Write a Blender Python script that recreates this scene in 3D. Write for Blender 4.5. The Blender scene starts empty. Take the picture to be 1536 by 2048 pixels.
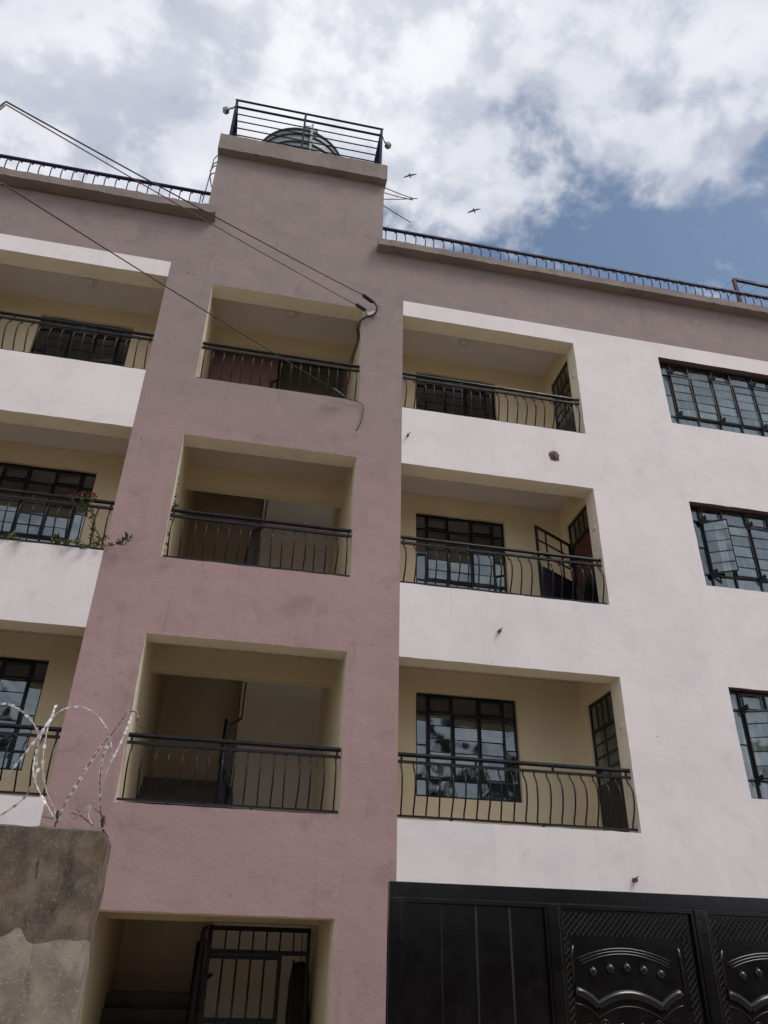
import bpy, bmesh, math, random, mathutils
from mathutils import Vector, Matrix
random.seed(7)
R = math.radians
SC = bpy.context.scene
COL = SC.collection

# ------------------------------------------------------------------ camera
CAM = Vector((0.0, -9.2898, 1.6))
FPX = 1564.54                       # focal length in pixels of a 1536 x 2048 frame
yaw, pitch, roll = R(10.698), R(31.104), R(1.4167)
fw = Vector((math.sin(yaw)*math.cos(pitch), math.cos(yaw)*math.cos(pitch), math.sin(pitch)))
r0 = Vector((math.cos(yaw), -math.sin(yaw), 0)); u0 = r0.cross(fw)
rt = math.cos(roll)*r0 + math.sin(roll)*u0
up = -math.sin(roll)*r0 + math.cos(roll)*u0
cd = bpy.data.cameras.new('camera'); cam = bpy.data.objects.new('camera', cd); COL.objects.link(cam)
m3 = Matrix((rt, up, -fw)).transposed()
cam.matrix_world = Matrix.Translation(CAM) @ m3.to_4x4()
cd.sensor_fit = 'VERTICAL'; cd.sensor_height = 36.0; cd.lens = FPX/2048*36.0
cd.clip_start = 0.05; cd.clip_end = 5000
SC.camera = cam

def at(x, y, Y=None, X=None, Z=None, dist=None):
    """a point of the place: the sight line of a photo pixel met with a plane of the building"""
    d = fw + (x-768)/FPX*rt + (1024-y)/FPX*up
    if Y is not None: t = (Y-CAM.y)/d.y
    elif X is not None: t = (X-CAM.x)/d.x
    elif Z is not None: t = (Z-CAM.z)/d.z
    else: t = dist/d.length
    return CAM + t*d

# ------------------------------------------------------------------ sky
W = bpy.data.worlds.new('World'); SC.world = W; W.use_nodes = True
nt = W.node_tree; nt.nodes.clear()
def wn(t, **k):
    n = nt.nodes.new(t)
    for a, b in k.items(): setattr(n, a, b)
    return n
SUN_EL, SUN_AZ = R(54), R(132)      # azimuth clockwise from +Y: behind and right of the camera
sky = wn('ShaderNodeTexSky', sky_type='NISHITA'); sky.sun_disc = False
sky.sun_elevation = SUN_EL; sky.sun_rotation = SUN_AZ; sky.air_density = 1.0; sky.dust_density = 2.4; sky.ozone_density = 1.0
def wm(op, a, b=None, c=None, clamp=False):
    n = wn('ShaderNodeMath', operation=op); n.use_clamp = clamp
    for i, v in enumerate((a, b, c)):
        if v is None: continue
        if isinstance(v, (int, float)): n.inputs[i].default_value = v
        else: nt.links.new(v, n.inputs[i])
    return n.outputs[0]
def wnoise(vec, scale, detail, rough, dist=0.0):
    n = wn('ShaderNodeTexNoise'); n.inputs['Scale'].default_value = scale; n.inputs['Detail'].default_value = detail
    n.inputs['Roughness'].default_value = rough; n.inputs['Distortion'].default_value = dist
    nt.links.new(vec, n.inputs['Vector']); return n.outputs['Fac']
def wmap(v, a, b, c, d, smooth=True):
    n = wn('ShaderNodeMapRange'); n.interpolation_type = 'SMOOTHSTEP' if smooth else 'LINEAR'
    nt.links.new(v, n.inputs[0])
    for i, q in enumerate((a, b, c, d)): n.inputs[i+1].default_value = q
    return n.outputs[0]
tc = wn('ShaderNodeTexCoord'); sp = wn('ShaderNodeSeparateXYZ'); nt.links.new(tc.outputs['Generated'], sp.inputs[0])
dz = wm('ADD', wm('MAXIMUM', sp.outputs[2], 0.0), 0.22)
u_ = wm('DIVIDE', sp.outputs[0], dz); v_ = wm('DIVIDE', sp.outputs[1], dz)
cv = wn('ShaderNodeCombineXYZ'); nt.links.new(u_, cv.inputs[0]); nt.links.new(v_, cv.inputs[1]); cv.inputs[2].default_value = 8.4
def offs(du, dv):
    n = wn('ShaderNodeVectorMath', operation='ADD'); nt.links.new(cv.outputs[0], n.inputs[0]); n.inputs[1].default_value = (du, dv, 0); return n.outputs[0]
def density(vec):
    big = wnoise(vec, 3.0, 2, 0.5, 0.0); puff = wnoise(vec, 9.0, 10, 0.56, 0.15)
    return wm('ADD', wm('MULTIPLY', big, 0.40), wm('MULTIPLY', puff, 0.85))
# a closed cloud deck to the left and behind, breaking up into puffs with blue between them to the right
front = wm('ADD', u_, wm('MULTIPLY', v_, 1.2))
brk = wmap(front, 0.50, 1.16, 0.0, 1.0)
d0 = density(cv.outputs[0]); d1 = density(offs(-.022, -.03))
dens = wm('ADD', d0, wm('MULTIPLY', brk, -0.31))
alpha = wmap(dens, 0.30, 0.46, 0.0, 1.0)
grad = wm('SUBTRACT', d0, d1)                                  # the side of a puff turned to the sun is brighter
lit = wm('ADD', wm('MULTIPLY', wmap(grad, -.09, .07, 0.0, 1.0), 0.5), wm('MULTIPLY', wmap(wnoise(offs(3, 1), 2.4, 6, .55, .3), .35, .62, 0, 1), .5), clamp=True)
thin = wmap(dens, 0.36, 0.62, 0.0, 1.0)
lit = wm('MULTIPLY', lit, wm('ADD', wm('MULTIPLY', thin, .45), .55))
cc = wn('ShaderNodeMix', data_type='RGBA'); nt.links.new(lit, cc.inputs[0])
cc.inputs[6].default_value = (0.45, 0.49, 0.60, 1); cc.inputs[7].default_value = (0.90, 0.91, 0.95, 1)
bg_sky = wn('ShaderNodeBackground'); bg_sky.inputs[1].default_value = 0.105
tn = wn('ShaderNodeMix', data_type='RGBA', blend_type='MULTIPLY'); tn.inputs[0].default_value = 1; nt.links.new(sky.outputs[0], tn.inputs[6]); tn.inputs[7].default_value = (.98, 1.03, 1.0, 1)   # a slightly teal white balance
nt.links.new(tn.outputs[2], bg_sky.inputs[0])
bg_cl = wn('ShaderNodeBackground'); nt.links.new(cc.outputs[2], bg_cl.inputs[0]); bg_cl.inputs[1].default_value = 0.85
mxs = wn('ShaderNodeMixShader'); nt.links.new(alpha, mxs.inputs[0]); nt.links.new(bg_sky.outputs[0], mxs.inputs[1]); nt.links.new(bg_cl.outputs[0], mxs.inputs[2])
wo = wn('ShaderNodeOutputWorld'); nt.links.new(mxs.outputs[0], wo.inputs[0])

# ------------------------------------------------------------------ sun behind thin cloud
ld = bpy.data.lights.new('sun', 'SUN'); ld.energy = 1.5; ld.angle = R(24); ld.color = (1.0, 0.95, 0.9)
lo = bpy.data.objects.new('sun', ld); COL.objects.link(lo)
sd = Vector((math.sin(SUN_AZ)*math.cos(SUN_EL), math.cos(SUN_AZ)*math.cos(SUN_EL), math.sin(SUN_EL)))
lo.rotation_euler = (-sd).to_track_quat('-Z', 'Y').to_euler(); lo.location = (0, -10, 40)

VS = SC.view_settings
VS.view_transform = 'Standard'; VS.look = 'None'; VS.gamma = 1; VS.exposure = 0.28; VS.use_curve_mapping = False
SC.cycles.max_bounces = 8; SC.cycles.transparent_max_bounces = 16

# ------------------------------------------------------------------ materials
def mat(name, col, rough=0.8, metal=0.0, var=0.12, vscale=1.3, bump=0.0, bscale=60, stains=(), spec=0.5, zfade=None, lump=2.5):
    """procedural paint / metal: base colour, broad mottling, stains with their own shape, fine relief"""
    m = bpy.data.materials.new(name); m.use_nodes = True; t = m.node_tree; L = t.links
    p = t.nodes['Principled BSDF']; p.inputs['Roughness'].default_value = rough; p.inputs['Metallic'].default_value = metal
    p.inputs['Specular IOR Level'].default_value = spec
    g = t.nodes.new('ShaderNodeNewGeometry'); pos = g.outputs['Position']
    def noise(s, d=5, r=.6, dist=0, vec=None):
        n = t.nodes.new('ShaderNodeTexNoise'); n.inputs['Scale'].default_value = s; n.inputs['Detail'].default_value = d
        n.inputs['Roughness'].default_value = r; n.inputs['Distortion'].default_value = dist; L.new(vec or pos, n.inputs['Vector']); return n.outputs['Fac']
    def mrange(v, a, b, c, d):
        n = t.nodes.new('ShaderNodeMapRange'); n.interpolation_type = 'SMOOTHSTEP'; L.new(v, n.inputs[0])
        for i, q in enumerate((a, b, c, d)): n.inputs[i+1].default_value = q
        return n.outputs[0]
    def mix(f, a, b):
        n = t.nodes.new('ShaderNodeMix'); n.data_type = 'RGBA'
        L.new(f, n.inputs[0])
        for i, q in ((6, a), (7, b)):
            if isinstance(q, tuple): n.inputs[i].default_value = (*q, 1)
            else: L.new(q, n.inputs[i])
        return n.outputs[2]
    def mul(a, b):
        n = t.nodes.new('ShaderNodeMath'); n.operation = 'MULTIPLY'
        for i, q in enumerate((a, b)):
            if isinstance(q, float): n.inputs[i].default_value = q
            else: L.new(q, n.inputs[i])
        return n.outputs[0]
    hi = tuple(min(1, c*(1+var)) for c in col); loc = tuple(c*(1-var) for c in col)
    c = mix(mrange(noise(vscale), .3, .7, 0, 1), loc, hi)
    if zfade:                        # weathering of the paint that grows towards the top of the wall
        s = t.nodes.new('ShaderNodeSeparateXYZ'); L.new(pos, s.inputs[0])
        f = mul(mrange(s.outputs[2], zfade[1], zfade[2], 0, 1), mrange(noise(2.0, 6), .30, .62, .68, 1))
        c = mix(f, c, zfade[0])
    for (sc_, s, a, b, amt, aniso) in stains:
        v = pos
        if aniso != 1:
            mp = t.nodes.new('ShaderNodeMapping'); mp.inputs['Scale'].default_value = (1, 1, aniso); L.new(pos, mp.inputs[0]); v = mp.outputs[0]
        f = mul(mrange(noise(s, 8, .65, .4, v), a, b, 0, 1), amt)
        c = mix(f, c, sc_)
    L.new(c, p.inputs['Base Color'])
    if rough < .75:
        L.new(mrange(noise(9, 4), .3, .7, rough*.75, min(1, rough*1.3)), p.inputs['Roughness'])
    if bump:
        b = t.nodes.new('ShaderNodeBump'); b.inputs['Strength'].default_value = 1; b.inputs['Distance'].default_value = bump
        n1 = noise(bscale, 6, .65); n2 = noise(bscale*.12, 3, .5)
        ad = t.nodes.new('ShaderNodeMath'); ad.operation = 'MULTIPLY_ADD'; L.new(n2, ad.inputs[0]); ad.inputs[1].default_value = lump; L.new(n1, ad.inputs[2])
        L.new(ad.outputs[0], b.inputs['Height']); L.new(b.outputs[0], p.inputs['Normal'])
    return m

DIRT = (.10, .085, .075)
M = {}
M['white'] = mat('white_plaster_paint', (.765, .705, .71), .85, var=.05, vscale=1.1, bump=.0022, bscale=34,
                 stains=[((.50, .48, .49), 2.6, .52, .76, .35, 1), ((.40, .36, .34), 16, .66, .78, .6, .5), ((.52, .49, .48), 6, .54, .78, .32, .05), ((.50, .47, .46), 5, .6, .8, .4, .4), ((.62, .66, .70), .9, .55, .75, .35, 1)])
M['pink'] = mat('dusty_pink_plaster_paint', (.375, .245, .241), .85, var=.06, vscale=.9, bump=.006, bscale=26, zfade=((.258, .212, .200), 5.5, 10.8),
                stains=[((.17, .135, .13), 2.2, .50, .72, .40, 1), (DIRT, 22, .66, .76, .7, .7), ((.17, .135, .125), 6, .54, .76, .36, .06), ((.36, .29, .28), 2.3, .55, .75, .35, 1), ((.16, .12, .12), 4.6, .58, .76, .30, 1)])
M['cap'] = mat('bare_concrete_coping', (.235, .195, .178), .9, var=.12, vscale=2.0, bump=.008, bscale=30,
               stains=[((.12, .10, .09), 3.5, .55, .75, .6, 1), ((.42, .38, .36), 5, .6, .8, .4, 1)])
M['cream'] = mat('cream_wall_paint', (.74, .63, .43), .85, var=.04, vscale=1.2, bump=.003, bscale=30, stains=[((.42, .34, .22), 2.2, .58, .8, .3, 1)])
M['reveal'] = mat('cream_reveal_paint', (.76, .70, .57), .85, var=.05, vscale=2, bump=.003, bscale=30, stains=[((.45, .38, .28), 3, .6, .8, .3, 1)])
M['ceiling'] = mat('white_ceiling_paint', (.66, .61, .58), .9, var=.03, vscale=1.5, bump=.002)
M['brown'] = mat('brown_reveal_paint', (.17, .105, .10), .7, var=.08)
M['stair'] = mat('dark_screed_steps', (.085, .075, .07), .8, var=.2, vscale=3, bump=.003)
M['soffit'] = mat('grey_stair_soffit_paint', (.56, .51, .44), .9, var=.05, bump=.002)
M['maroon'] = mat('maroon_stair_wall_paint', (.70, .56, .42), .8, var=.06)
M['black'] = mat('black_enamel_metal', (.011, .0105, .015), .33, metal=.0, var=.3, vscale=12, spec=.28, stains=[((.03, .024, .022), 18, .68, .8, .4, 1)])
M['blueblack'] = mat('blue_black_roof_rail_enamel', (.017, .014, .045), .45, var=.3, vscale=10, spec=.15)
M['gate'] = mat('black_gate_enamel', (.0035, .0035, .004), .17, var=.3, vscale=6, bump=.0003, bscale=90, spec=.55, stains=[((.03, .028, .025), 4, .55, .78, .35, .5), ((.02, .018, .017), 14, .66, .8, .5, 1)])
M['wood'] = mat('maroon_door_paint', (.075, .022, .025), .5, var=.15, vscale=4)
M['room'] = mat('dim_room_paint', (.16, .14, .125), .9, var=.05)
M['curtain'] = mat('sheer_curtain_cloth', (.40, .44, .43), .9, var=.1, vscale=6)
M['grey_metal'] = mat('galvanised_metal', (.20, .20, .21), .45, metal=.6, var=.15, vscale=15)
M['wire'] = mat('galvanised_razor_wire', (.64, .61, .60), .4, metal=.25, var=.25, vscale=25, stains=[((.10, .05, .035), 6, .54, .66, .85, 1)])
M['rust'] = mat('rusty_steel', (.085, .045, .035), .8, var=.3, vscale=30)
M['rubber'] = mat('black_cable_sheath', (.012, .011, .013), .5, var=.2)
M['redcable'] = mat('red_brown_cable_sheath', (.11, .03, .025), .5, var=.2)
M['tank'] = mat('grey_green_tank_plastic', (.21, .245, .245), .45, var=.12, vscale=3, stains=[((.26, .27, .26), 3, .6, .8, .5, 1)])
M['tank_dark'] = mat('dark_grey_tank_rib', (.035, .045, .05), .5, var=.1)  # ribs coloured darker than the tank body
M['tank_light'] = mat('pale_tank_strap', (.30, .36, .38), .5, var=.05)
M['lampglass'] = mat('opal_lamp_cover', (.62, .60, .56), .35, var=.02)
M['plastic'] = mat('white_switch_plastic', (.72, .70, .66), .4, var=.02)
M['leaf'] = mat('green_leaves', (.06, .09, .025), .5, var=.5, vscale=25)
M['leafdark'] = mat('dark_tree_leaves', (.035, .06, .022), .55, var=.4, vscale=6)
M['stem'] = mat('green_brown_stem', (.12, .11, .05), .7, var=.3, vscale=20)
M['bark'] = mat('grey_bark', (.12, .09, .07), .9, var=.3, vscale=8, bump=.01)
M['flower'] = mat('red_petals', (.19, .045, .035), .6, var=.3, vscale=30)
M['yellowleaf'] = mat('yellowed_leaf', (.45, .36, .06), .6, var=.2)
M['mud'] = mat('brown_rough_mortar', (.13, .095, .072), .95, var=.35, vscale=30, bump=.01, bscale=50)
M['bird'] = mat('dark_plumage', (.03, .025, .028), .8, var=.2)
M['cloth'] = mat('dark_cloth', (.012, .011, .012), .9, var=.3, vscale=10)
M['blockwall'] = mat('weathered_grey_brown_render', (.15, .118, .09), .95, var=.4, vscale=7, bump=.006, bscale=140, lump=.8,
                     stains=[((.035, .028, .024), 4.5, .50, .68, .75, .5), ((.27, .235, .20), 55, .55, .68, .7, .8), ((.15, .09, .05), 3.1, .52, .72, .6, 1), ((.02, .016, .014), 16, .60, .68, .8, .25)])
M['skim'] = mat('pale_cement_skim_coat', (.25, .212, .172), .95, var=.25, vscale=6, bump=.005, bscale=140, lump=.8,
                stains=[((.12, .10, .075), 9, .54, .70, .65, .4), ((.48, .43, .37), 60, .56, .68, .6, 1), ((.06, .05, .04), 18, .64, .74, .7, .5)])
M['ground'] = mat('dusty_murram_lane', (.30, .245, .185), .95, var=.25, vscale=.7, bump=.01, bscale=14, stains=[((.18, .14, .11), 2, .55, .7, .5, 1)])
M['roof'] = mat('roof_screed', (.25, .24, .22), .95, var=.15)

def glass_mat():
    m = bpy.data.materials.new('window_glass'); m.use_nodes = True; t = m.node_tree; t.nodes.clear(); L = t.links
    o = t.nodes.new('ShaderNodeOutputMaterial'); mx = t.nodes.new('ShaderNodeMixShader')
    tr = t.nodes.new('ShaderNodeBsdfTransparent'); tr.inputs[0].default_value = (.86, .90, .90, 1)
    gl = t.nodes.new('ShaderNodeBsdfGlossy'); gl.inputs['Roughness'].default_value = .03; gl.inputs['Color'].default_value = (.86, .94, 1, 1)
    gm = t.nodes.new('ShaderNodeNewGeometry')                       # Schlick reflectance, the same from both sides of the pane
    dp = t.nodes.new('ShaderNodeVectorMath'); dp.operation = 'DOT_PRODUCT'; L.new(gm.outputs['Incoming'], dp.inputs[0]); L.new(gm.outputs['Normal'], dp.inputs[1])
    def mm(op, x, y=None):
        n = t.nodes.new('ShaderNodeMath'); n.operation = op
        for i, q in enumerate((x, y)):
            if q is None: continue
            if isinstance(q, float): n.inputs[i].default_value = q
            else: L.new(q, n.inputs[i])
        return n.outputs[0]
    refl = mm('ADD', mm('MULTIPLY', mm('POWER', mm('SUBTRACT', 1.0, mm('ABSOLUTE', dp.outputs['Value'])), 5.0), .9), .115)
    g = t.nodes.new('ShaderNodeNewGeometry'); n = t.nodes.new('ShaderNodeTexNoise'); n.inputs['Scale'].default_value = 2.2; n.inputs['Detail'].default_value = 1
    L.new(g.outputs['Position'], n.inputs['Vector'])
    b = t.nodes.new('ShaderNodeBump'); b.inputs['Distance'].default_value = .006; L.new(n.outputs['Fac'], b.inputs['Height'])
    L.new(b.outputs[0], gl.inputs['Normal'])
    L.new(refl, mx.inputs[0]); L.new(tr.outputs[0], mx.inputs[1]); L.new(gl.outputs[0], mx.inputs[2]); L.new(mx.outputs[0], o.inputs[0])
    return m
M['glass'] = glass_mat()

# ------------------------------------------------------------------ mesh helpers
WL = {}                                             # world position of every object's origin
def tag(o, label=None, cat=None, group=None, kind=None):
    if label: o['label'] = label
    if cat: o['category'] = cat
    if group: o['group'] = group
    if kind: o['kind'] = kind
    return o
def empty(name, loc, label, cat, group=None):
    o = bpy.data.objects.new(name, None); COL.objects.link(o); o.location = loc; o.empty_display_size = .2
    WL[o] = Vector(loc); return tag(o, label, cat, group)

class MB:
    def __init__(s): s.v = []; s.f = []; s.mi = []
    def add(s, vs, fs, mi=0):
        b = len(s.v); s.v += [Vector(p) for p in vs]; s.f += [tuple(i+b for i in f) for f in fs]; s.mi += [mi]*len(fs); return s
    def box(s, x0, x1, y0, y1, z0, z1, mi=0):
        v = [(x, y, z) for z in (z0, z1) for y in (y0, y1) for x in (x0, x1)]
        return s.add(v, [(0, 2, 3, 1), (4, 5, 7, 6), (0, 1, 5, 4), (2, 6, 7, 3), (0, 4, 6, 2), (1, 3, 7, 5)], mi)
    def obox(s, c, ax, ay, az, mi=0):
        """oriented box: centre and three half-axis vectors"""
        c = Vector(c); ax = Vector(ax); ay = Vector(ay); az = Vector(az)
        v = [c + i*ax + j*ay + k*az for k in (-1, 1) for j in (-1, 1) for i in (-1, 1)]
        return s.add(v, [(0, 2, 3, 1), (4, 5, 7, 6), (0, 1, 5, 4), (2, 6, 7, 3), (0, 4, 6, 2), (1, 3, 7, 5)], mi)
    def tube(s, pts, r, n=6, cap=True, mi=0):
        pts = [Vector(p) for p in pts]; k = len(pts)
        rs = r if isinstance(r, (list, tuple)) else [r]*k
        up_ = None; rings = []
        for i, p in enumerate(pts):
            t = (pts[min(i+1, k-1)] - pts[max(i-1, 0)]).normalized()
            if up_ is None: up_ = t.orthogonal().normalized()
            up_ = (up_ - t*up_.dot(t)).normalized(); w = t.cross(up_)
            rings.append([p + rs[i]*(math.cos(a)*up_ + math.sin(a)*w) for a in [2*math.pi*j/n for j in range(n)]])
        v = [q for g in rings for q in g]
        f = [(i*n+j, i*n+(j+1) % n, (i+1)*n+(j+1) % n, (i+1)*n+j) for i in range(k-1) for j in range(n)]
        if cap: f += [tuple(range(n-1, -1, -1)), tuple((k-1)*n+j for j in range(n))]
        return s.add(v, f, mi)
    def bar(s, a, b, r, n=6): return s.tube([a, b], r, n)
    def lathe(s, c, prof, n=32, mi=0):
        """prof: (radius, z) list turned round the vertical axis through c"""
        c = Vector(c); v = []; k = len(prof)
        for (r, z) in prof: v += [c + Vector((r*math.cos(2*math.pi*j/n), r*math.sin(2*math.pi*j/n), z)) for j in range(n)]
        f = [(i*n+j, i*n+(j+1) % n, (i+1)*n+(j+1) % n, (i+1)*n+j) for i in range(k-1) for j in range(n)]
        f += [tuple(range(n-1, -1, -1)), tuple((k-1)*n+j for j in range(n))]
        return s.add(v, f, mi)
    def build(s, name, mats, parent=None, smooth=False, bevel=0):
        if not isinstance(mats, (list, tuple)): mats = [mats]
        c = sum(s.v, Vector())/len(s.v)
        me = bpy.data.meshes.new(name); me.from_pydata([p-c for p in s.v], [], s.f)
        for q in mats: me.materials.append(M[q])
        me.polygons.foreach_set('material_index', s.mi)
        if smooth: me.polygons.foreach_set('use_smooth', [True]*len(s.f))
        me.update()
        if smooth == 'angle': me.set_sharp_from_angle(angle=R(38))
        if bevel:
            bm = bmesh.new(); bm.from_mesh(me); bmesh.ops.remove_doubles(bm, verts=bm.verts, dist=1e-5)
            bmesh.ops.bevel(bm, geom=[e for e in bm.edges if e.calc_face_angle(0) > .6], offset=bevel, segments=2, affect='EDGES', profile=.6)
            bm.to_mesh(me); bm.free()
        return link(name, me, c, parent)
def link(name, me, loc, parent=None):
    o = bpy.data.objects.new(name, me); COL.objects.link(o)
    WL[o] = Vector(loc)
    if parent: o.parent = parent; o.location = Vector(loc) - WL[parent]
    else: o.location = loc
    return o
def local_mesh(mb, name, m):
    me = bpy.data.meshes.new(name); me.from_pydata(mb.v, [], mb.f); me.materials.append(M[m])
    me.polygons.foreach_set('use_smooth', [True]*len(mb.f)); me.update(); return me

def slab(xs, zs, holes, y0, y1, hole_mi, amp=0.0, step=.13):
    """a wall sheet with openings: front and back skins, reveals round every opening (own material slot per opening);
    amp: how far the hand-plastered arrises wander"""
    def fine(v): return [v[i]+(v[i+1]-v[i])*k/max(1, round((v[i+1]-v[i])/step)) for i in range(len(v)-1) for k in range(max(1, round((v[i+1]-v[i])/step)))] + [v[-1]]
    if amp: xs, zs = fine(xs), fine(zs)
    mb = MB(); nx, nz = len(xs)-1, len(zs)-1; cache = {}
    def hole(i, j):
        if i < 0 or j < 0 or i >= nx or j >= nz: return None
        if (i, j) in cache: return cache[i, j]
        cx, cz = (xs[i]+xs[i+1])/2, (zs[j]+zs[j+1])/2; r_ = None
        for k, (a, b, c, d) in enumerate(holes):
            if a < cx < b and c < cz < d: r_ = k; break
        cache[i, j] = r_; return r_
    def P(i, j, y):
        x, z = xs[i], zs[j]
        if not amp or y == y1 or i in (0, nx) or j in (0, nz): return (x, y, z)
        if all(hole(a, b) is None for a in (i-1, i) for b in (j-1, j)): return (x, y, z)
        q = Vector((x*5, 3.3, z*5)); n = mathutils.noise
        return (x+amp*(n.noise(q)+.6*n.noise(q*4)), y, z+amp*(n.noise(q+Vector((9, 0, 4)))+.6*n.noise(q*4+Vector((3, 1, 1)))))
    for i in range(nx):
        for j in range(nz):
            if hole(i, j) is not None: continue
            A_, B_, C_, D_ = P(i, j, y0), P(i+1, j, y0), P(i+1, j+1, y0), P(i, j+1, y0)
            a_, b_, c_, d_ = P(i, j, y1), P(i+1, j, y1), P(i+1, j+1, y1), P(i, j+1, y1)
            mb.add([A_, B_, C_, D_], [(0, 1, 2, 3)], 0); mb.add([a_, b_, c_, d_], [(3, 2, 1, 0)], 0)
            for di, dj, q in ((-1, 0, (A_, D_, d_, a_)), (1, 0, (B_, b_, c_, C_)), (0, -1, (A_, a_, b_, B_)), (0, 1, (D_, C_, c_, d_))):
                a, b = i+di, j+dj; k = hole(a, b)
                if k is not None: mb.add(q, [(0, 1, 2, 3)], hole_mi[k])
                elif a < 0 or b < 0 or a >= nx or b >= nz: mb.add(q, [(0, 1, 2, 3)], 0)
    return mb
def grid(lo, hi, cuts): return sorted(set([lo, hi] + [c for c in cuts if lo < c < hi]))

# ------------------------------------------------------------------ measures of the building
XL, XA, XB, XC, XD, XE = -1.847, -1.139, 1.327, 1.997, 5.018, 6.61
XLL = XL - (XD-XC)
TOPS = [5.185, 8.185, 11.185]; OH = 1.955
BAND = 11.52; SLAB = 12.62
BACK = 1.30                       # back wall of the balconies
XEND_R, XEND_L, DEPTH = 12.0, -9.0, 9.0
NW = 2.62                          # width of the right-hand windows

# ================================================================== ground
g = MB(); g.add([(-400, -400, 0), (400, -400, 0), (400, 400, 0), (-400, 400, 0)], [(0, 1, 2, 3)])
ground = g.build('ground', 'ground'); tag(ground, 'dusty brown lane and yard around the apartment block', kind='structure')

# ================================================================== the apartment building
B = empty('apartment_building', (0, 0, 0), 'four storey apartment block with white walls and dusty pink stair tower', 'building')

# --- front walls
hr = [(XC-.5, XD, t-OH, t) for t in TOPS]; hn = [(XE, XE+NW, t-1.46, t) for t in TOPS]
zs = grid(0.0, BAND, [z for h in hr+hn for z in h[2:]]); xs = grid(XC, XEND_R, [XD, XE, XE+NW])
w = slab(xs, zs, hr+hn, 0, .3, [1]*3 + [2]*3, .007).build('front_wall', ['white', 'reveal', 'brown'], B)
tag(w, 'white plaster front wall right of the pink tower')
hl = [(XLL, XL+.5, t-OH, t) for t in TOPS]
zs = grid(0.0, BAND, [z for h in hl for z in h[2:]]); xs = grid(XEND_L, XL, [XLL])
w = slab(xs, zs, hl, 0, .3, [1]*3, .007).build('front_wall', ['white', 'reveal'], B)
tag(w, 'white plaster front wall left of the pink tower')
hs = [(XA, XB, t-OH, t) for t in TOPS] + [(XA, XB, -.1, 2.186)]
zs = grid(0.0, BAND, [z for h in hs for z in h[2:]]); xs = grid(XL, XC, [XA, XB])
w = slab(xs, zs, hs, 0, .3, [1]*4, .007).build('tower_wall', ['pink', 'reveal'], B)
tag(w, 'dusty pink plaster wall of the stair tower')
TL, TR = -1.465, 1.605
p = MB().box(XEND_L, TL, 0, .3, BAND, SLAB).build('parapet_wall', 'pink', B)
p = MB().box(TL, TR, 0, .3, BAND, 14.44).build('parapet_wall', 'pink', B)
p = MB().box(TR, XEND_R, 0, .3, BAND, SLAB).build('parapet_wall', 'pink', B)
# tower box above the roof
MB().box(TL, TL+.2, .3, 4.6, 12.5, 14.44).build('tower_side_wall', 'pink', B)
MB().box(TR-.2, TR, .3, 4.6, 12.5, 14.44).build('tower_side_wall', 'pink', B)
MB().box(TL+.2, TR-.2, 4.4, 4.6, 12.5, 14.44).build('tower_back_wall', 'pink', B)
# copings
def rough_box(x0, x1, y0, y1, z0, z1, n, amp, seed):
    """a cast coping: long box cut into lengths with a slightly uneven lower and upper edge"""
    rnd = random.Random(seed); mb = MB(); k = n+1; v = []
    for i in range(k):
        x = x0 + (x1-x0)*i/n
        for (y, z) in ((y0, z0), (y1, z0), (y1, z1), (y0, z1)):
            j = amp if y == y0 else 0
            v.append((x, y + (rnd.uniform(-j, j) if 0 < i < n else 0), z + rnd.uniform(-j, j)))
    f = [(i*4+a, (i+1)*4+a, (i+1)*4+(a+1) % 4, i*4+(a+1) % 4) for i in range(n) for a in range(4)]
    f = [tuple(reversed(q)) for q in f] + [(0, 1, 2, 3), tuple(n*4+a for a in (3, 2, 1, 0))]
    return mb.add(v, f)
rough_box(1.51, XEND_R, -.18, .45, SLAB, SLAB+.15, 120, .006, 1).build('roof_coping', 'cap', B)
rough_box(XEND_L, -1.295, -.20, .45, SLAB+.02, SLAB+.19, 90, .009, 2).build('roof_coping', 'cap', B)
rough_box(-1.482, 1.632, -.152, 4.75, 14.442, 14.855, 40, .006, 3).build('tower_coping', 'cap', B)
# flanks, back and roof close the block
MB().box(XEND_L, XEND_L+.25, .3, DEPTH, 0, SLAB).build('side_wall', 'white', B)
MB().box(XEND_R-.25, XEND_R, .3, DEPTH, 0, SLAB).build('side_wall', 'white', B)
MB().box(XEND_L+.25, XEND_R-.25, DEPTH-.25, DEPTH, 0, SLAB).build('back_wall', 'white', B)
MB().box(XEND_L+.25, -1.21, .3, DEPTH-.25, 12.2, 12.45).build('roof_slab', 'roof', B)
MB().box(1.40, XEND_R-.25, .3, DEPTH-.25, 12.2, 12.45).build('roof_slab', 'roof', B)
MB().box(-1.21, 1.40, 4.75, DEPTH-.25, 12.2, 12.45).build('roof_slab', 'roof', B)

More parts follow.
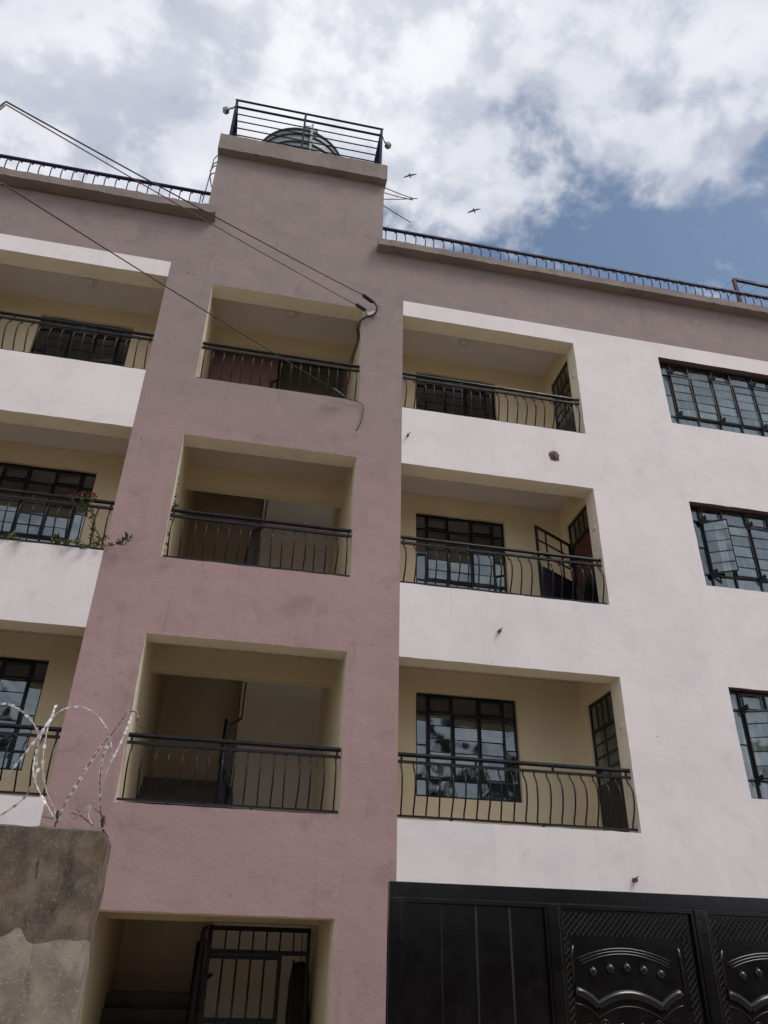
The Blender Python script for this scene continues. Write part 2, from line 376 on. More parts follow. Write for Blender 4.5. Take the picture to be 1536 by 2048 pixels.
# --- floor slabs, balcony rooms
LEV = [t-OH-.2 for t in TOPS] + [TOPS[2]+.34+1.4]
def side(x0, x1, sgn):
    """the balcony bay between x0 and x1; sgn=+1 right bay (door in its right wall), -1 left bay"""
    for k, t in enumerate(TOPS):
        zf = t-OH-.2
        MB().box(x0, x1, .3, BACK+3.3, zf-.5, zf).build('floor_slab', ['ceiling'], B)
        wx0, wx1 = (2.53, 4.03) if sgn > 0 else (-3.97, -2.46)
        hole = [(wx0, wx1, t-1.43, t+.005)]
        slab(grid(x0, x1, [wx0, wx1]), grid(zf, t+.34, [t-1.43, t+.005]), hole, BACK, BACK+.16, [0]).build('balcony_back_wall', ['cream'], B)
        # end wall with a door opening just behind the front frame
        xa = x1 if sgn > 0 else x0-.16
        dz0, dz1, dy0, dy1 = zf, t-.07, .31, 1.08
        e = MB(); e.box(xa, xa+.16, dy1, BACK+.16, zf, t+.34); e.box(xa, xa+.16, .3, dy1, dz1, t+.34)
        e.build('balcony_end_wall', 'cream', B)
    zt = TOPS[2]+.34
    MB().box(x0, x1, .3, BACK+3.3, zt, zt+.2).build('floor_slab', 'ceiling', B)
side(XC, XD, 1); side(XLL, XL, -1)
# dark rooms behind balcony windows and behind the right-hand windows
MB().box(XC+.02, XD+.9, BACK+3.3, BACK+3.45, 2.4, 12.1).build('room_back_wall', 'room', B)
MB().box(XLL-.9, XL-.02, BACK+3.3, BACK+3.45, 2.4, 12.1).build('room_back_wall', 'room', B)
for t in TOPS:
    zf = t-OH-.2
    r_ = MB(); x0, x1 = XD+.9, XE+NW+.6
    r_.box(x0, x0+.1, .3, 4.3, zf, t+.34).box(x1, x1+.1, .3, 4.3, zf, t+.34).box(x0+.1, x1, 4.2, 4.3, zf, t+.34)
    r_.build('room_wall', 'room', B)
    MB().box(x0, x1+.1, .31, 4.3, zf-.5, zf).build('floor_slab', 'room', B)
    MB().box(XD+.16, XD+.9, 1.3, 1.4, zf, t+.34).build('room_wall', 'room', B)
MB().box(XD+.9, XE+NW+.7, .31, 4.3, TOPS[2]+.34, TOPS[2]+.54).build('floor_slab', 'room', B)

# --- stair well
MB().box(XL, XA-.0, .3, 4.75, 0, 12.19).build('stair_side_wall', 'cream', B)
MB().box(XB+.004, XC, .3, 4.75, 0, 12.19).build('stair_side_wall', 'cream', B)
MB().box(XA, .099, 3.7, 3.85, 0, 14.29).build('stair_back_wall', 'maroon', B)
M['doorpaint'] = mat('dull_maroon_panel_paint', (.25, .15, .14), .7, var=.1)
MB().box(XA+.01, .06, 1.72, 1.77, TOPS[2]-OH-.19, 12.1).build('stair_door', 'doorpaint', B)['label'] = 'dull maroon door behind the top stair railing'
MB().box(.10, XB+.004, 2.75, 2.9, 0, 12.19).build('stair_core_wall', 'soffit', B)
LAND = [0.03] + [t-OH-.2 for t in TOPS]
for k, z in enumerate(LAND):
    if k: MB().box(XA, XB+.004, .3, 1.3, z-.505, z).build('landing_slab', ['soffit'], B)
    top = (2.186 if k == 0 else TOPS[k-1])
    MB().box(XA, XB+.004, 1.3, 1.5, top+.005, top+(.84 if k else .85)).build('landing_beam', 'cream', B)
    # left flight up to the half landing, right flight back to the front
    n = 6 if k else 8; rise = (1.05 if k else 1.42)/n; run = 1.5/n; zt = z+rise*n
    fl = MB()
    for i in range(n): fl.box(XA, .04, 1.5+run*i, 1.5+run*(i+1)+.02, z+rise*i if i else z-.02, z+rise*(i+1))
    fl.add([(XA, 1.5, z-.02), (.04, 1.5, z-.02), (.04, 3.0, zt-.17), (XA, 3.0, zt-.17), (XA, 1.5, z-.18), (.04, 1.5, z-.18), (.04, 3.0, zt-.33), (XA, 3.0, zt-.33)],
           [(3, 2, 1, 0), (4, 5, 6, 7), (0, 1, 5, 4), (1, 2, 6, 5), (2, 3, 7, 6), (3, 0, 4, 7)])
    fl.build('stair_flight', 'stair', B)
    MB().box(XA, .098, 3.025, 3.7, zt-.2, zt).build('half_landing', 'stair', B)
    # stair rail: newel, sloping handrail with a curled end, spindles
    rl = MB(); x = -.02
    rl.box(x-.022, x+.022, 1.40, 1.445, z, z+1.5)
    rl.tube([(x, 1.42, z+1.49), (x+.03, 1.43, z+1.53), (x+.15, 1.47, z+1.63)], .022, 8)
    if k: rl.tube([(x+.15, 1.47, z+1.62), (x+.155, 1.49, z+2.1), (x+.16, 1.49, z+2.14)], .011, 6)
    rl.tube([(x-.06, 1.44, z+1.0), (x-.06, 2.9, z+2.0)], .022, 8)
    rl.tube([(x-.06, 1.46, z+.12), (x-.06, 2.9, z+1.12)], .014, 6)
    rl.tube([(x, 1.42, z+.92), (x+.01, 1.38, z+.84), (x+.06, 1.36, z+.76), (x+.12, 1.35, z+.66), (x+.14, 1.35, z+.54), (x+.14, 1.35, z+.30)], .022, 8)
    rl.box(x+.03, x+.045, 1.41, 1.43, z, z+1.2); rl.box(x+.075, x+.09, 1.41, 1.43, z, z+1.2); rl.box(x+.022, x+.10, 1.405, 1.435, z+1.2, z+1.225)
    rl = rl.build('stair_rail', 'black', B)
    sm = local_mesh(MB().bar((0, 0, -.42), (0, 0, .42), .009), 'spindle', 'black')
    for i in range(8):
        yy = 1.6+i*.165; link('spindle', sm, (x-.06, yy, z+.58+(yy-1.46)*.69), rl)
MB().box(XA, XB+.004, .3, 1.3, TOPS[2]+.34, TOPS[2]+.84).build('landing_slab', 'ceiling', B)
MB().box(TL+.2, TR-.2, .3, 4.4, 14.30, 14.43).build('tower_ceiling', 'soffit', B)

# --- railings
def belly(h, amp, r=.0085):
    """one bowed bar: straight neck, kick outwards, long belly, back in at the foot"""
    pr = [(0, 1), (0, .93), (-.15, .885), (-.55, .83), (-.86, .75), (-1, .64), (-.97, .5), (-.78, .36), (-.45, .22), (-.12, .12), (0, .07), (0, 0)]
    return local_mesh(MB().tube([(0, a*amp, q*h) for a, q in pr], r, 6), 'baluster', 'black')
BAL = belly(.61, .105, .010)
def railing(x0, x1, zb, n, y=.075, label=None):
    m_ = MB(); L_ = x1-x0
    m_.tube([(x0, y, zb+.745), (x1, y, zb+.745)], .027, 10)
    m_.box(x0, x1, y-.018, y+.018, zb+.645, zb+.675)
    m_.box(x0, x1, y-.02, y+.02, zb+.03, zb+.055)
    for q in ((x0+.04, x0+L_*.5, x1-.04) if L_ < 2.9 else (x0+.06, x0+L_*.33, x0+L_*.66, x1-.05)):
        m_.box(q-.013, q+.013, y-.013, y+.013, zb+.675, zb+.73)
    for q in (x0+L_*.22, x0+L_*.6): m_.box(q-.015, q+.015, y-.015, y+.015, zb, zb+.03)
    o = m_.build('balcony_railing', 'black', B)
    for i in range(n):
        x = x0 + .06 + (L_-.11)*i/(n-1)
        b_ = link('baluster', BAL, (x + random.uniform(-.006, .006), y, zb+.045), o)
        b_.rotation_euler = (0, 0, random.uniform(-.12, .12)); b_.scale = (1, random.uniform(.93, 1.07), 1)
    return o
for t in TOPS:
    zb = t-OH
    railing(XC-.0, XD-.012, zb, 20); railing(XLL+.01, XL, zb, 20); railing(XA+.01, XB-.012, zb, 17)

# roof-edge railings
def roof_rail(x0, x1, z, y, n, bowed=True):
    m_ = MB(); m_.box(x0, x1, y-.026, y+.026, z-.022, z+.014)
    o = m_.build('roof_railing', 'blueblack', B)
    me = bpy.data.meshes.get('roof_baluster') or belly(.62, .12, .0095)
    me.name = 'roof_baluster'; me.materials.clear(); me.materials.append(M['blueblack'])
    for i in range(n):
        b_ = link('baluster', me, (x0 + .06 + .1775*i, y, z-.03-.62), o); b_.rotation_euler = (0, 0, random.uniform(-.1, .1))
roof_rail(1.617, XEND_R-.2, 13.42, .13, 57)
roof_rail(-8.77, -1.47, 13.50, .13, 41)

# tower-top railing: corner posts, six bars a side
tr_ = MB(); X0, X1, Y0, Y1, ZT = -1.315, 1.50, -.115, 3.2, 16.0
for (px_, py_) in ((X0, Y0), (X1, Y0), (X0, Y1), (X1, Y1), (.0, Y0), (X0, 1.5), (X1, 1.5)): tr_.box(px_-.02, px_+.02, py_-.02, py_+.02, 14.85, ZT-.014)
tr_.tube([(X0-.03, Y0, ZT), (X1+.03, Y0, ZT)], .021, 8); tr_.tube([(X0, Y0+.02, ZT), (X0, Y1, ZT)], .021, 8); tr_.tube([(X1, Y0+.02, ZT), (X1, Y1, ZT)], .021, 8); tr_.tube([(X0, Y1, ZT), (X1, Y1, ZT)], .021, 8)
tro = tr_.build('tower_railing', 'blueblack', B)
for i, z in enumerate((15.79, 15.57, 15.36, 15.15, 14.94)):
    rr = .023 if i == 0 else .012
    MB().bar((X0+.02, Y0-.001, z), (X1-.02, Y0-.001, z), rr, 8).build('rail_bar', 'blueblack', tro)
    for xx in (X0, X1): MB().bar((xx, Y0+.02, z), (xx, Y1-.02, z), rr, 8).build('rail_bar', 'blueblack', tro)

# --- steel windows
def rot(p, c, a):
    x, y = p[0]-c[0], p[1]-c[1]
    return (c[0]+x*math.cos(a)-y*math.sin(a), c[1]+x*math.sin(a)+y*math.cos(a), p[2])
def window(x0, x1, z0, z1, y, cols, opened={}, handles=(), label=None):
    """cols: x positions of the uprights; transoms above and below a middle band of five panes"""
    H = z1-z0; fr = MB(); d = .018
    zt_, zb_ = z1-.19*H, z0+.17*H
    fr.box(x0, x1, y-d, y+d, z1-.035, z1); fr.box(x0, x1, y-d, y+d, z0, z0+.03)
    fr.box(x0, x0+.025, y-d, y+d, z0+.03, z1-.035); fr.box(x1-.025, x1, y-d, y+d, z0+.03, z1-.035)
    cx = [x0]+list(cols)+[x1]
    for i, c in enumerate(cols): fr.box(c-.013, c+.013, y-d-.006, y+d, z0+.03, z1-.035)
    for i in range(len(cx)-1):
        a, b = cx[i]+(.017 if i else .025), cx[i+1]-(.017 if i < len(cx)-2 else .025)
        for z in (zt_, zb_): fr.box(a, b, y-d-.002, y+d-.002, z-.011, z+.011)
    o = fr.build('window', 'black', B)
    if label: o['label'] = label
    def pane(a, b, c, e, yy, ang=None, hinge=None):
        m_ = MB()
        tx, tz = random.uniform(-.006, .006), random.uniform(-.006, .006)
        v = [(a, yy+tx, c), (b, yy-tx, c), (b, yy-tx+tz, e), (a, yy+tx+tz, e)]
        v += [(q[0], q[1]+.004, q[2]) for q in v]
        if ang: v = [rot(q, hinge, ang) for q in v]
        m_.add(v, [(0, 1, 2, 3), (7, 6, 5, 4), (0, 4, 5, 1), (2, 6, 7, 3), (1, 5, 6, 2), (0, 3, 7, 4)]).build('pane', 'glass', o)
    for i in range(len(cx)-1):
        a, b = cx[i], cx[i+1]; narrow = (b-a) < .25
        pane(a+.012, b-.012, zt_+.012, z1-.03, y); pane(a+.012, b-.012, z0+.025, zb_-.012, y)
        if (i % 2 == 1) and not narrow:                       # top-hung vent frame in every other bay
            vf = MB()
            for (p0, p1, q0, q1) in ((a+.02, b-.02, z1-.058, z1-.040), (a+.02, b-.02, zt_+.014, zt_+.028), (a+.02, a+.034, zt_+.028, z1-.058), (b-.034, b-.02, zt_+.028, z1-.058)): vf.box(p0, p1, y-.05, y-.026, q0, q1)
            vf.build('vent_frame', 'black', o)
        rows = 2 if narrow else 5
        ang = opened.get(i); hinge = (a+.017, y-.02)
        def P(mb, p0, p1, yy0, yy1, q0, q1):
            t_ = MB().box(p0, p1, yy0, yy1, q0, q1)
            if ang: t_.v = [Vector(rot(q, hinge, ang)) for q in t_.v]
            mb.add(t_.v, t_.f)
        zz = [zb_+(zt_-zb_)*k/rows for k in range(rows+1)]
        if not narrow:                                       # casement frame
            cf = MB(); yy0, yy1 = y-.045, y-.022
            P(cf, a+.014, b-.014, yy0, yy1, zt_-.033, zt_-.015); P(cf, a+.014, b-.014, yy0, yy1, zb_+.015, zb_+.033)
            P(cf, a+.014, a+.030, yy0, yy1, zb_+.033, zt_-.033); P(cf, b-.030, b-.014, yy0, yy1, zb_+.033, zt_-.033)
            for k in range(1, rows): P(cf, a+.030, b-.030, yy0+.006, yy1-.003, zz[k]-.005, zz[k]+.005)
            co = cf.build('casement', 'black', o)
            if ang: co['label'] = 'casement frame swung open outwards'
        else:
            gb = MB(); gb.box(a+.02, b-.02, y-.012, y+.012, zz[1]-.007, zz[1]+.007); gb.build('glazing_bar', 'black', o)
        for k in range(rows): pane(a+(.028 if not narrow else .012), b-(.028 if not narrow else .012), zz[k]+.007, zz[k+1]-.007, y-(.034 if not narrow else 0), ang, hinge)
    for c in handles:                                        # projecting hinge arms at the transoms
        for z in (zt_, zb_):
            MB().obox((c+.012, y-.075, z+.02), (.035, -.02, .02), (.006, .018, 0), (-.008, -.004, .03)).build('hinge', 'black', o)
            MB().obox((c-.012, y-.05, z-.03), (.018, -.012, 0), (.005, .012, 0), (-.004, -.002, .03)).build('hinge', 'black', o)
    return o
def ncols(x): return [x+.217, x+.607, x+1.02, x+1.42, x+1.817, x+2.23, x+2.43]
for k, t in enumerate(TOPS):
    op = {0: {}, 1: {}, 2: {}}[k]
    opened = [{1: R(-27)}, {1: R(-30)}, {}][k]
    nc = ncols(XE)
    window(XE+.003, XE+NW-.003, t-1.457, t-.003, .13, nc, opened, (nc[0], nc[2], nc[4]), ['steel window with its left casement ajar, lowest on the white wall', 'steel window with its left casement swung open, middle of the white wall', 'closed steel window under the pink parapet band'][k])
    window(2.533, 4.027, t-1.427, t, BACK+.08, [2.71, 3.07, 3.46, 3.84])
    window(-3.967, -2.463, t-1.427, t, BACK+.08, [-3.78, -3.41, -3.03, -2.65])

# --- balcony doors in the end walls
def bdoor(x, t, sgn, style):
    zf = t-OH-.2; y0, y1, z1 = .312, 1.078, t-.072; m_ = MB(); xs_ = x+.03*sgn
    def bx(ya, yb, za, zb, th=.02, off=0): m_.box(min(xs_, xs_+sgn*th)+off, max(xs_, xs_+sgn*th)+off, ya, yb, za, zb)
    bx(y0, y0+.05, zf+.02, z1); bx(y1-.05, y1, zf+.02, z1); bx(y0+.05, y1-.05, z1-.05, z1); bx(y0+.05, y1-.05, z1-.42, z1-.37)
    bx(y0+.05, y1-.05, zf+.02, zf+.95)
    d_ = m_.build('balcony_door', 'black', B)
    if style == 'leaf':
        MB().box(xs_+.024*sgn, xs_+.05*sgn, y0+.05, y1-.05, zf+.02, z1-.42).build('door_leaf', 'wood', d_)
    else:
        for q in (.25, .5, .75): MB().box(xs_, xs_+.015, y0+.05, y1-.05, zf+.95+(z1-.42-zf-.95)*q-.014, zf+.95+(z1-.42-zf-.95)*q+.014).build('glazing_bar', 'black', d_)
        MB().box(xs_+.001, xs_+.016, (y0+y1)/2-.014, (y0+y1)/2+.014, zf+.95, z1-.42).build('glazing_bar', 'black', d_)
        for ya, yb in ((y0+.05, (y0+y1)/2-.014), ((y0+y1)/2+.014, y1-.05)):
            for q in range(4):
                za = zf+.95+(z1-.42-zf-.95)*q/4; zb = zf+.95+(z1-.42-zf-.95)*(q+1)/4
                MB().box(xs_+.008, xs_+.012, ya, yb, za+.014, zb-.014).build('pane', 'glass', d_)
        MB().box(xs_-.03, xs_-.002, y1-.09, y1-.06, zf+1.05, zf+1.2).build('handle', 'black', d_)
    for q in (1, 2, 3):
        yy = y0+.05+(y1-y0-.1)*q/4; MB().box(xs_, xs_+.015, yy-.012, yy+.012, z1-.37, z1-.05).build('glazing_bar', 'black', d_)
    for q in range(4):
        ya = y0+.05+(y1-y0-.1)*q/4; MB().box(xs_+.008, xs_+.012, ya+.012, ya+(y1-y0-.1)/4-.012, z1-.37, z1-.05).build('pane', 'glass', d_)
    return d_
for k, t in enumerate(TOPS):
    bdoor(XD, t, 1, 'leaf' if k == 1 else 'grid'); bdoor(XLL, t, -1, 'grid')
    sw = MB().box(XD-.018, XD-.001, .10, .18, t-.62-.035, t-.62+.045).build('wall_switch', 'plastic', B, bevel=.004)
# the steel grille door standing open on the middle right balcony
t = TOPS[1]; hx, hy, fx, fy = 4.985, .95, 4.215, .485; z0, z1 = t-OH-.17, 7.70
H_, F_ = Vector((hx, hy, 0)), Vector((fx, fy, 0)); D_ = (F_-H_); n_ = Vector((D_.y, -D_.x, 0)).normalized()*.014
def gpt(s, z): q = H_+D_*s; return Vector((q.x, q.y, z))
gd = MB()
def gbar(s0, s1, za, zb):
    gd.obox((gpt(s0, za)+gpt(s1, zb))/2, D_*(s1-s0)/2, n_, (0, 0, (zb-za)/2))
gbar(0, .045, z0, z1); gbar(.955, 1, z0, z1); gbar(.045, .955, z1-.04, z1); gbar(.045, .955, z0, z0+.04); gbar(.045, .955, 6.98, 7.02)
gdo = gd.build('grille_door', 'black', B); gdo['label'] = 'black steel grille door standing open'
sh = MB(); sh.obox((gpt(.5, z0+.04)+gpt(.5, 6.98))/2, D_*.455, n_*.3, (0, 0, (6.98-z0-.04)/2)); sh.build('sheet_panel', 'black', gdo)
for z in (7.24, 7.46):
    MB().obox(gpt(.5, z), D_*.455, n_*.6, (0, 0, .012)).build('grille_bar', 'black', gdo)
for s in (.28, .72): MB().obox(gpt(s, 7.34), D_*.014, n_*.6*.9, (0, 0, .32)).build('grille_bar', 'black', gdo)

# --- ground-floor grille gate in the stair entrance
gx0, gx1, gz1, gy = .03, 1.235, 2.15, 1.28
gr = MB(); gr.box(gx0, gx1, gy-.02, gy+.02, gz1-.05, gz1).box(gx0, gx0+.05, gy-.02, gy+.02, .03, gz1-.05).box(gx1-.04, gx1, gy-.02, gy+.02, .03, gz1-.05)
gr.box(gx0+.05, gx1-.04, gy-.018, gy+.018, 1.86, 1.91).box(.86, .91, gy-.022, gy+.016, .05, 1.86).box(gx0+.05, .86, gy-.024, gy+.014, 1.81, 1.857).box(gx0+.05, .86, gy-.024, gy+.014, 1.18, 1.24)
gro = gr.build('entrance_grille', 'black', B)
bm_ = local_mesh(MB().bar((0, 0, -.5), (0, 0, .5), .010), 'grille_bar', 'black')
for i in range(6):
    x = gx0+.05+(gx1-gx0-.09)*(i+1)/7; o_ = link('grille_bar', bm_, (x, gy, 2.005), gro); o_.scale = (1, 1, .19)
for x in (.23, .39, .55, .71, 1.05):
    o_ = link('grille_bar', bm_, (x, gy-.005, .95), gro); o_.scale = (1.25, 1.25, 1.75)
rl = MB().tube([(-.03, 1.22, 1.2), (-.03, 1.22, 2.05), (-.02, 1.22, 2.11), (.02, 1.22, 2.13)], .022, 8).tube([(.035-.03, 1.26, 1.25), (.005, 1.26, 2.0)], .009).box(-.02, .02, 1.21, 1.235, 1.99, 2.015).build('entrance_handrail', 'black', B)

# --- plaster damage, weep pipes and stains with body
def blob(name, c, r, depth, m, seed, parent):
    rnd = random.Random(seed); n = 18; v = [(c[0], c[1]-depth, c[2])]; k = 3
    for j in range(1, k+1):
        for i in range(n):
            a = 2*math.pi*i/n; rr = r*j/k*(1+rnd.uniform(-.2, .22))
            v.append((c[0]+rr*math.cos(a), c[1]-depth*(1-(j/k)**2)*rnd.uniform(.2, 1.4)+.002, c[2]+rr*math.sin(a)*1.05))
    f = [(0, 1+(i+1) % n, 1+i) for i in range(n)] + [(1+(j-1)*n+i, 1+(j-1)*n+(i+1) % n, 1+j*n+(i+1) % n, 1+j*n+i) for j in range(1, k) for i in range(n)]
    return MB().add(v, f).build(name, m, parent, smooth=True)
pd = blob('plaster_damage', at(1108, 912, Y=0), .095, .03, 'mud', 3, B); pd['label'] = 'brown broken plaster patch with a small hole'
q = at(1109, 915, Y=0); MB().tube([(q.x, -.034, q.z), (q.x, -.01, q.z)], .016, 8).build('anchor_hole', 'rubber', pd)
blob('plaster_damage', at(710, 866, Y=0), .09, .006, 'pink', 5, B)
for i, (x, y, r_) in enumerate(((998, 1263, .022), (1268, 1760, .026), (815, 872, .016))):
    q = at(x, y, Y=0); d_ = MB(); d_.tube([(q.x, .05, q.z), (q.x, -.05, q.z-.004)], r_, 10).tube([(q.x+.01, -.02, q.z+.01), (q.x+.03, -.06, q.z+.035)], .006, 5)
    d_.build('pipe_stub', 'rust', B)

# chips and scuffs in the paint
rnd = random.Random(77)
M['chip'] = mat('bare_pale_plaster_chip', (.50, .46, .44), .9, var=.15, vscale=20)
for (x, y, r_, m_) in ((918, 572, .03, 'chip'), (930, 570, .018, 'chip'), (1392, 643, .03, 'chip'), (1456, 666, .025, 'chip'), (1466, 660, .014, 'chip'), (376, 546, .03, 'mud'), (388, 549, .035, 'mud'), (396, 545, .02, 'chip'), (467, 853, .02, 'mud'), (459, 868, .025, 'mud'), (283, 877, .025, 'mud'),
                       (296, 862, .012, 'mud'), (505, 1300, .012, 'mud'), (742, 1290, .016, 'mud'), (735, 1455, .016, 'mud'), (540, 1720, .012, 'mud'), (460, 1792, .016, 'mud'), (720, 1120, .014, 'mud'), (742, 1160, .018, 'mud'), (405, 1130, .018, 'mud'), (560, 1155, .014, 'mud'), (300, 448, .03, 'mud'), (390, 463, .022, 'chip'), (345, 453, .016, 'chip'),
                       (1256, 1000, .012, 'mud'), (1315, 1473, .016, 'mud'), (1345, 1515, .014, 'chip'), (1280, 1547, .012, 'mud'), (985, 1325, .014, 'mud'), (1130, 760, .012, 'mud'), (845, 1345, .010, 'mud'), (1400, 930, .012, 'mud')):
    o_ = blob('paint_chip', at(x, y, Y=0), r_, .004, m_, rnd.randint(0, 999), B)
    o_.scale = (1, 1, rnd.uniform(.35, .8)); o_.rotation_euler = (0, rnd.uniform(-.6, .6), 0)

# ================================================================== curtains behind the right-hand windows
def curtain(x0, x1, z0, z1, y, amp, per, label, grp):
    n = int((x1-x0)/.018); v = []
    for i in range(n+1):
        x = x0+(x1-x0)*i/n; yy = y+amp*math.sin(2*math.pi*x/per+1.3*math.sin(x*5)); v += [(x, yy, z0), (x, yy+.01*math.sin(x*9), (z0+z1)/2), (x, yy*.5+y*.5, z1)]
    f = [(i*3+k, (i+1)*3+k, (i+1)*3+k+1, i*3+k+1) for i in range(n) for k in (0, 1)]
    o = MB().add(v, f).build('curtain', 'curtain', None, smooth=True); tag(o, label, 'curtain', grp)
for k, t in enumerate(TOPS):
    curtain(XE+(.55 if k == 1 else .06), XE+NW+.1, t-1.6, t+.1, .27, .03, .13,
            ['pale curtain behind the lowest window on the white wall', 'pale green curtain behind the window with the open casement', 'pale curtain behind the top window under the pink band'][k], 'curtains in the white wall windows')

# ================================================================== ceiling lamps
def lamp(x, y, z, label):
    e = empty('ceiling_lamp', (x, y, z), label, 'lamp', 'round balcony ceiling lamps')
    MB().lathe((x, y, z), [(.05, -.028), (.115, -.026), (.12, -.012), (.12, 0)], 24).build('base', 'plastic', e, smooth=True)
    MB().lathe((x, y, z), [(.012, -.075), (.05, -.07), (.08, -.052), (.092, -.029)], 24).build('cover', 'lampglass', e, smooth=True)
for k, (t, fl) in enumerate(zip(TOPS, ('lowest', 'middle', 'top'))):
    z = t+.34 if k else t+.34
    lamp(3.29, .72, z, f'round ceiling lamp in the {fl} balcony right of the pink tower')
    lamp(.17 if k else .17, .68, z-.001, f'round ceiling lamp over the {fl} stair landing')
    lamp(-3.2, .70, z, f'round ceiling lamp in the {fl} balcony left of the pink tower')

# ================================================================== water tank, roof things
T = empty('water_tank', (0, 1.55, 14.86), 'ribbed grey green plastic water tank behind the tower railing', 'tank')
RT, ZB, ZTOP = .95, 14.95, 16.62
MB().box(-.8, .8, .85, 2.2, 14.857, 14.95).build('plinth', 'cap', T)
body = MB().lathe((0, 1.55, 0), [(RT-.03, ZB), (RT, ZB+.05), (RT, ZTOP-.08), (RT-.02, ZTOP), (RT-.25, ZTOP+.16), (.3, ZTOP+.26), (.05, ZTOP+.27)], 64).build('tank_body', 'tank', T, smooth=True)
for i in range(9):
    z = ZTOP-.05-.17*i - (.08 if i > 1 else 0)
    MB().lathe((0, 1.55, 0), [(RT, z-.03), (RT+.028, z-.02), (RT+.028, z+.012), (RT, z+.022)], 64).build('rib', 'tank_dark', T, smooth=True)
MB().lathe((0, 1.55, 0), [(.27, ZTOP+.24), (.28, ZTOP+.33), (.2, ZTOP+.37), (.04, ZTOP+.38)], 32).build('lid', 'tank', T, smooth=True)
MB().box(.14, .19, .545, .585, 14.97, ZTOP+.12).build('strap', 'tank_light', T)
MB().box(.02, .13, .60, .68, ZTOP-.02, ZTOP+.12).box(.20, .29, .60, .68, ZTOP-.04, ZTOP+.08).build('lifting_lug', 'tank', T)
MB().box(-1.12, -.93, 1.2, 1.5, ZTOP-.30, ZTOP-.02).build('inlet_box', 'tank', T)

def flood(px1, px2, y, post, label):
    a, b = at(*px1, Y=y), at(*px2, Y=y)
    e = empty('floodlight', a, label, 'floodlight', 'floodlights on the tower railing')
    d = (b-a).normalized(); w_ = Vector((0, 1, 0)).cross(d).normalized()
    MB().obox(b, d*.045, w_*.045, Vector((0, .05, 0))).build('housing', 'grey_metal', e, bevel=.008)
    MB().obox(b+d*.048, d*.004, w_*.036, Vector((0, .04, 0))).build('lens', 'glass', e)
    MB().tube([a, (a+b)/2+Vector((0, 0, .02)), b-d*.05], .018, 8).build('arm', 'grey_metal', e)
    MB().obox((a+Vector(post))/2, (Vector(post)-a)/2, (0, .012, 0), (0, 0, .02)).build('bracket', 'grey_metal', e)
flood((466, 216), (452, 221), -.14, (X0, -.138, 15.80), 'small floodlight on the left corner of the tower railing')
flood((769, 284), (776, 291), -.14, (X1, -.138, 15.80), 'small floodlight on the right corner of the tower railing')

rods = empty('metal_rods', (1.6, .6, 13.2), 'thin bare metal rods sticking out right of the tower', 'rods')
for (a, b) in (((768, 375), (826, 397)), ((766, 385), (826, 400)), ((762, 398.5), (835, 397)), ((762, 408), (822, 445))):
    p0, p1 = at(*a, Y=.5), at(*b, Y=.5); s = p1-p0
    MB().tube([p0-s*.3, p0, p0+s*.5+Vector((0, 0, -.012)), p1], .009, 6).build('rod', 'rust', rods)
hose = empty('roof_pipes', (-1.6, .4, 12.8), 'thin grey pipes bent against the left side of the tower', 'pipes')
for i, (pts) in enumerate((((404, 405), (413, 375), (421, 345), (424, 333), (428, 318), (435, 311), (445, 312)), ((424, 333), (428, 327), (436, 323), (445, 324)), ((422, 340), (427, 333), (434, 331), (445, 333)), ((420, 352), (424, 347), (431, 346), (445, 350)), ((421, 340), (420, 355), (422, 368), (425, 378)))):
    MB().tube([at(x, y, Y=.42) for x, y in pts], .011, 6).build('pipe', 'grey_metal', hose, smooth=True)
cl = empty('clothes_line_frame', at(1481, 606, Y=.35), 'rusty post and bar carrying wires on the roof edge', 'frame')
a, b, c_ = at(1468, 559, Y=.35), at(1482, 612, Y=.35), at(1560, 578, Y=.35)
MB().obox((a+b)/2-Vector((0, 0, .35)), (.03, 0, 0), (0, .03, 0), (0, 0, (a.z-b.z)/2+.35)).build('post', 'rust', cl)
c2_ = c_ + (c_-a)*2
MB().obox((a+c2_)/2, (c2_-a)/2, (0, .028, 0), (0, 0, .028)).build('bar', 'blueblack', cl)
for s in (0.02, .33, .62, 1.2): 
    q = a+(c_-a)*s; MB().bar(q+Vector((0, .0, .03)), q+Vector((-1.2, 2.6, -.2)), .004, 4).build('line', 'grey_metal', cl)

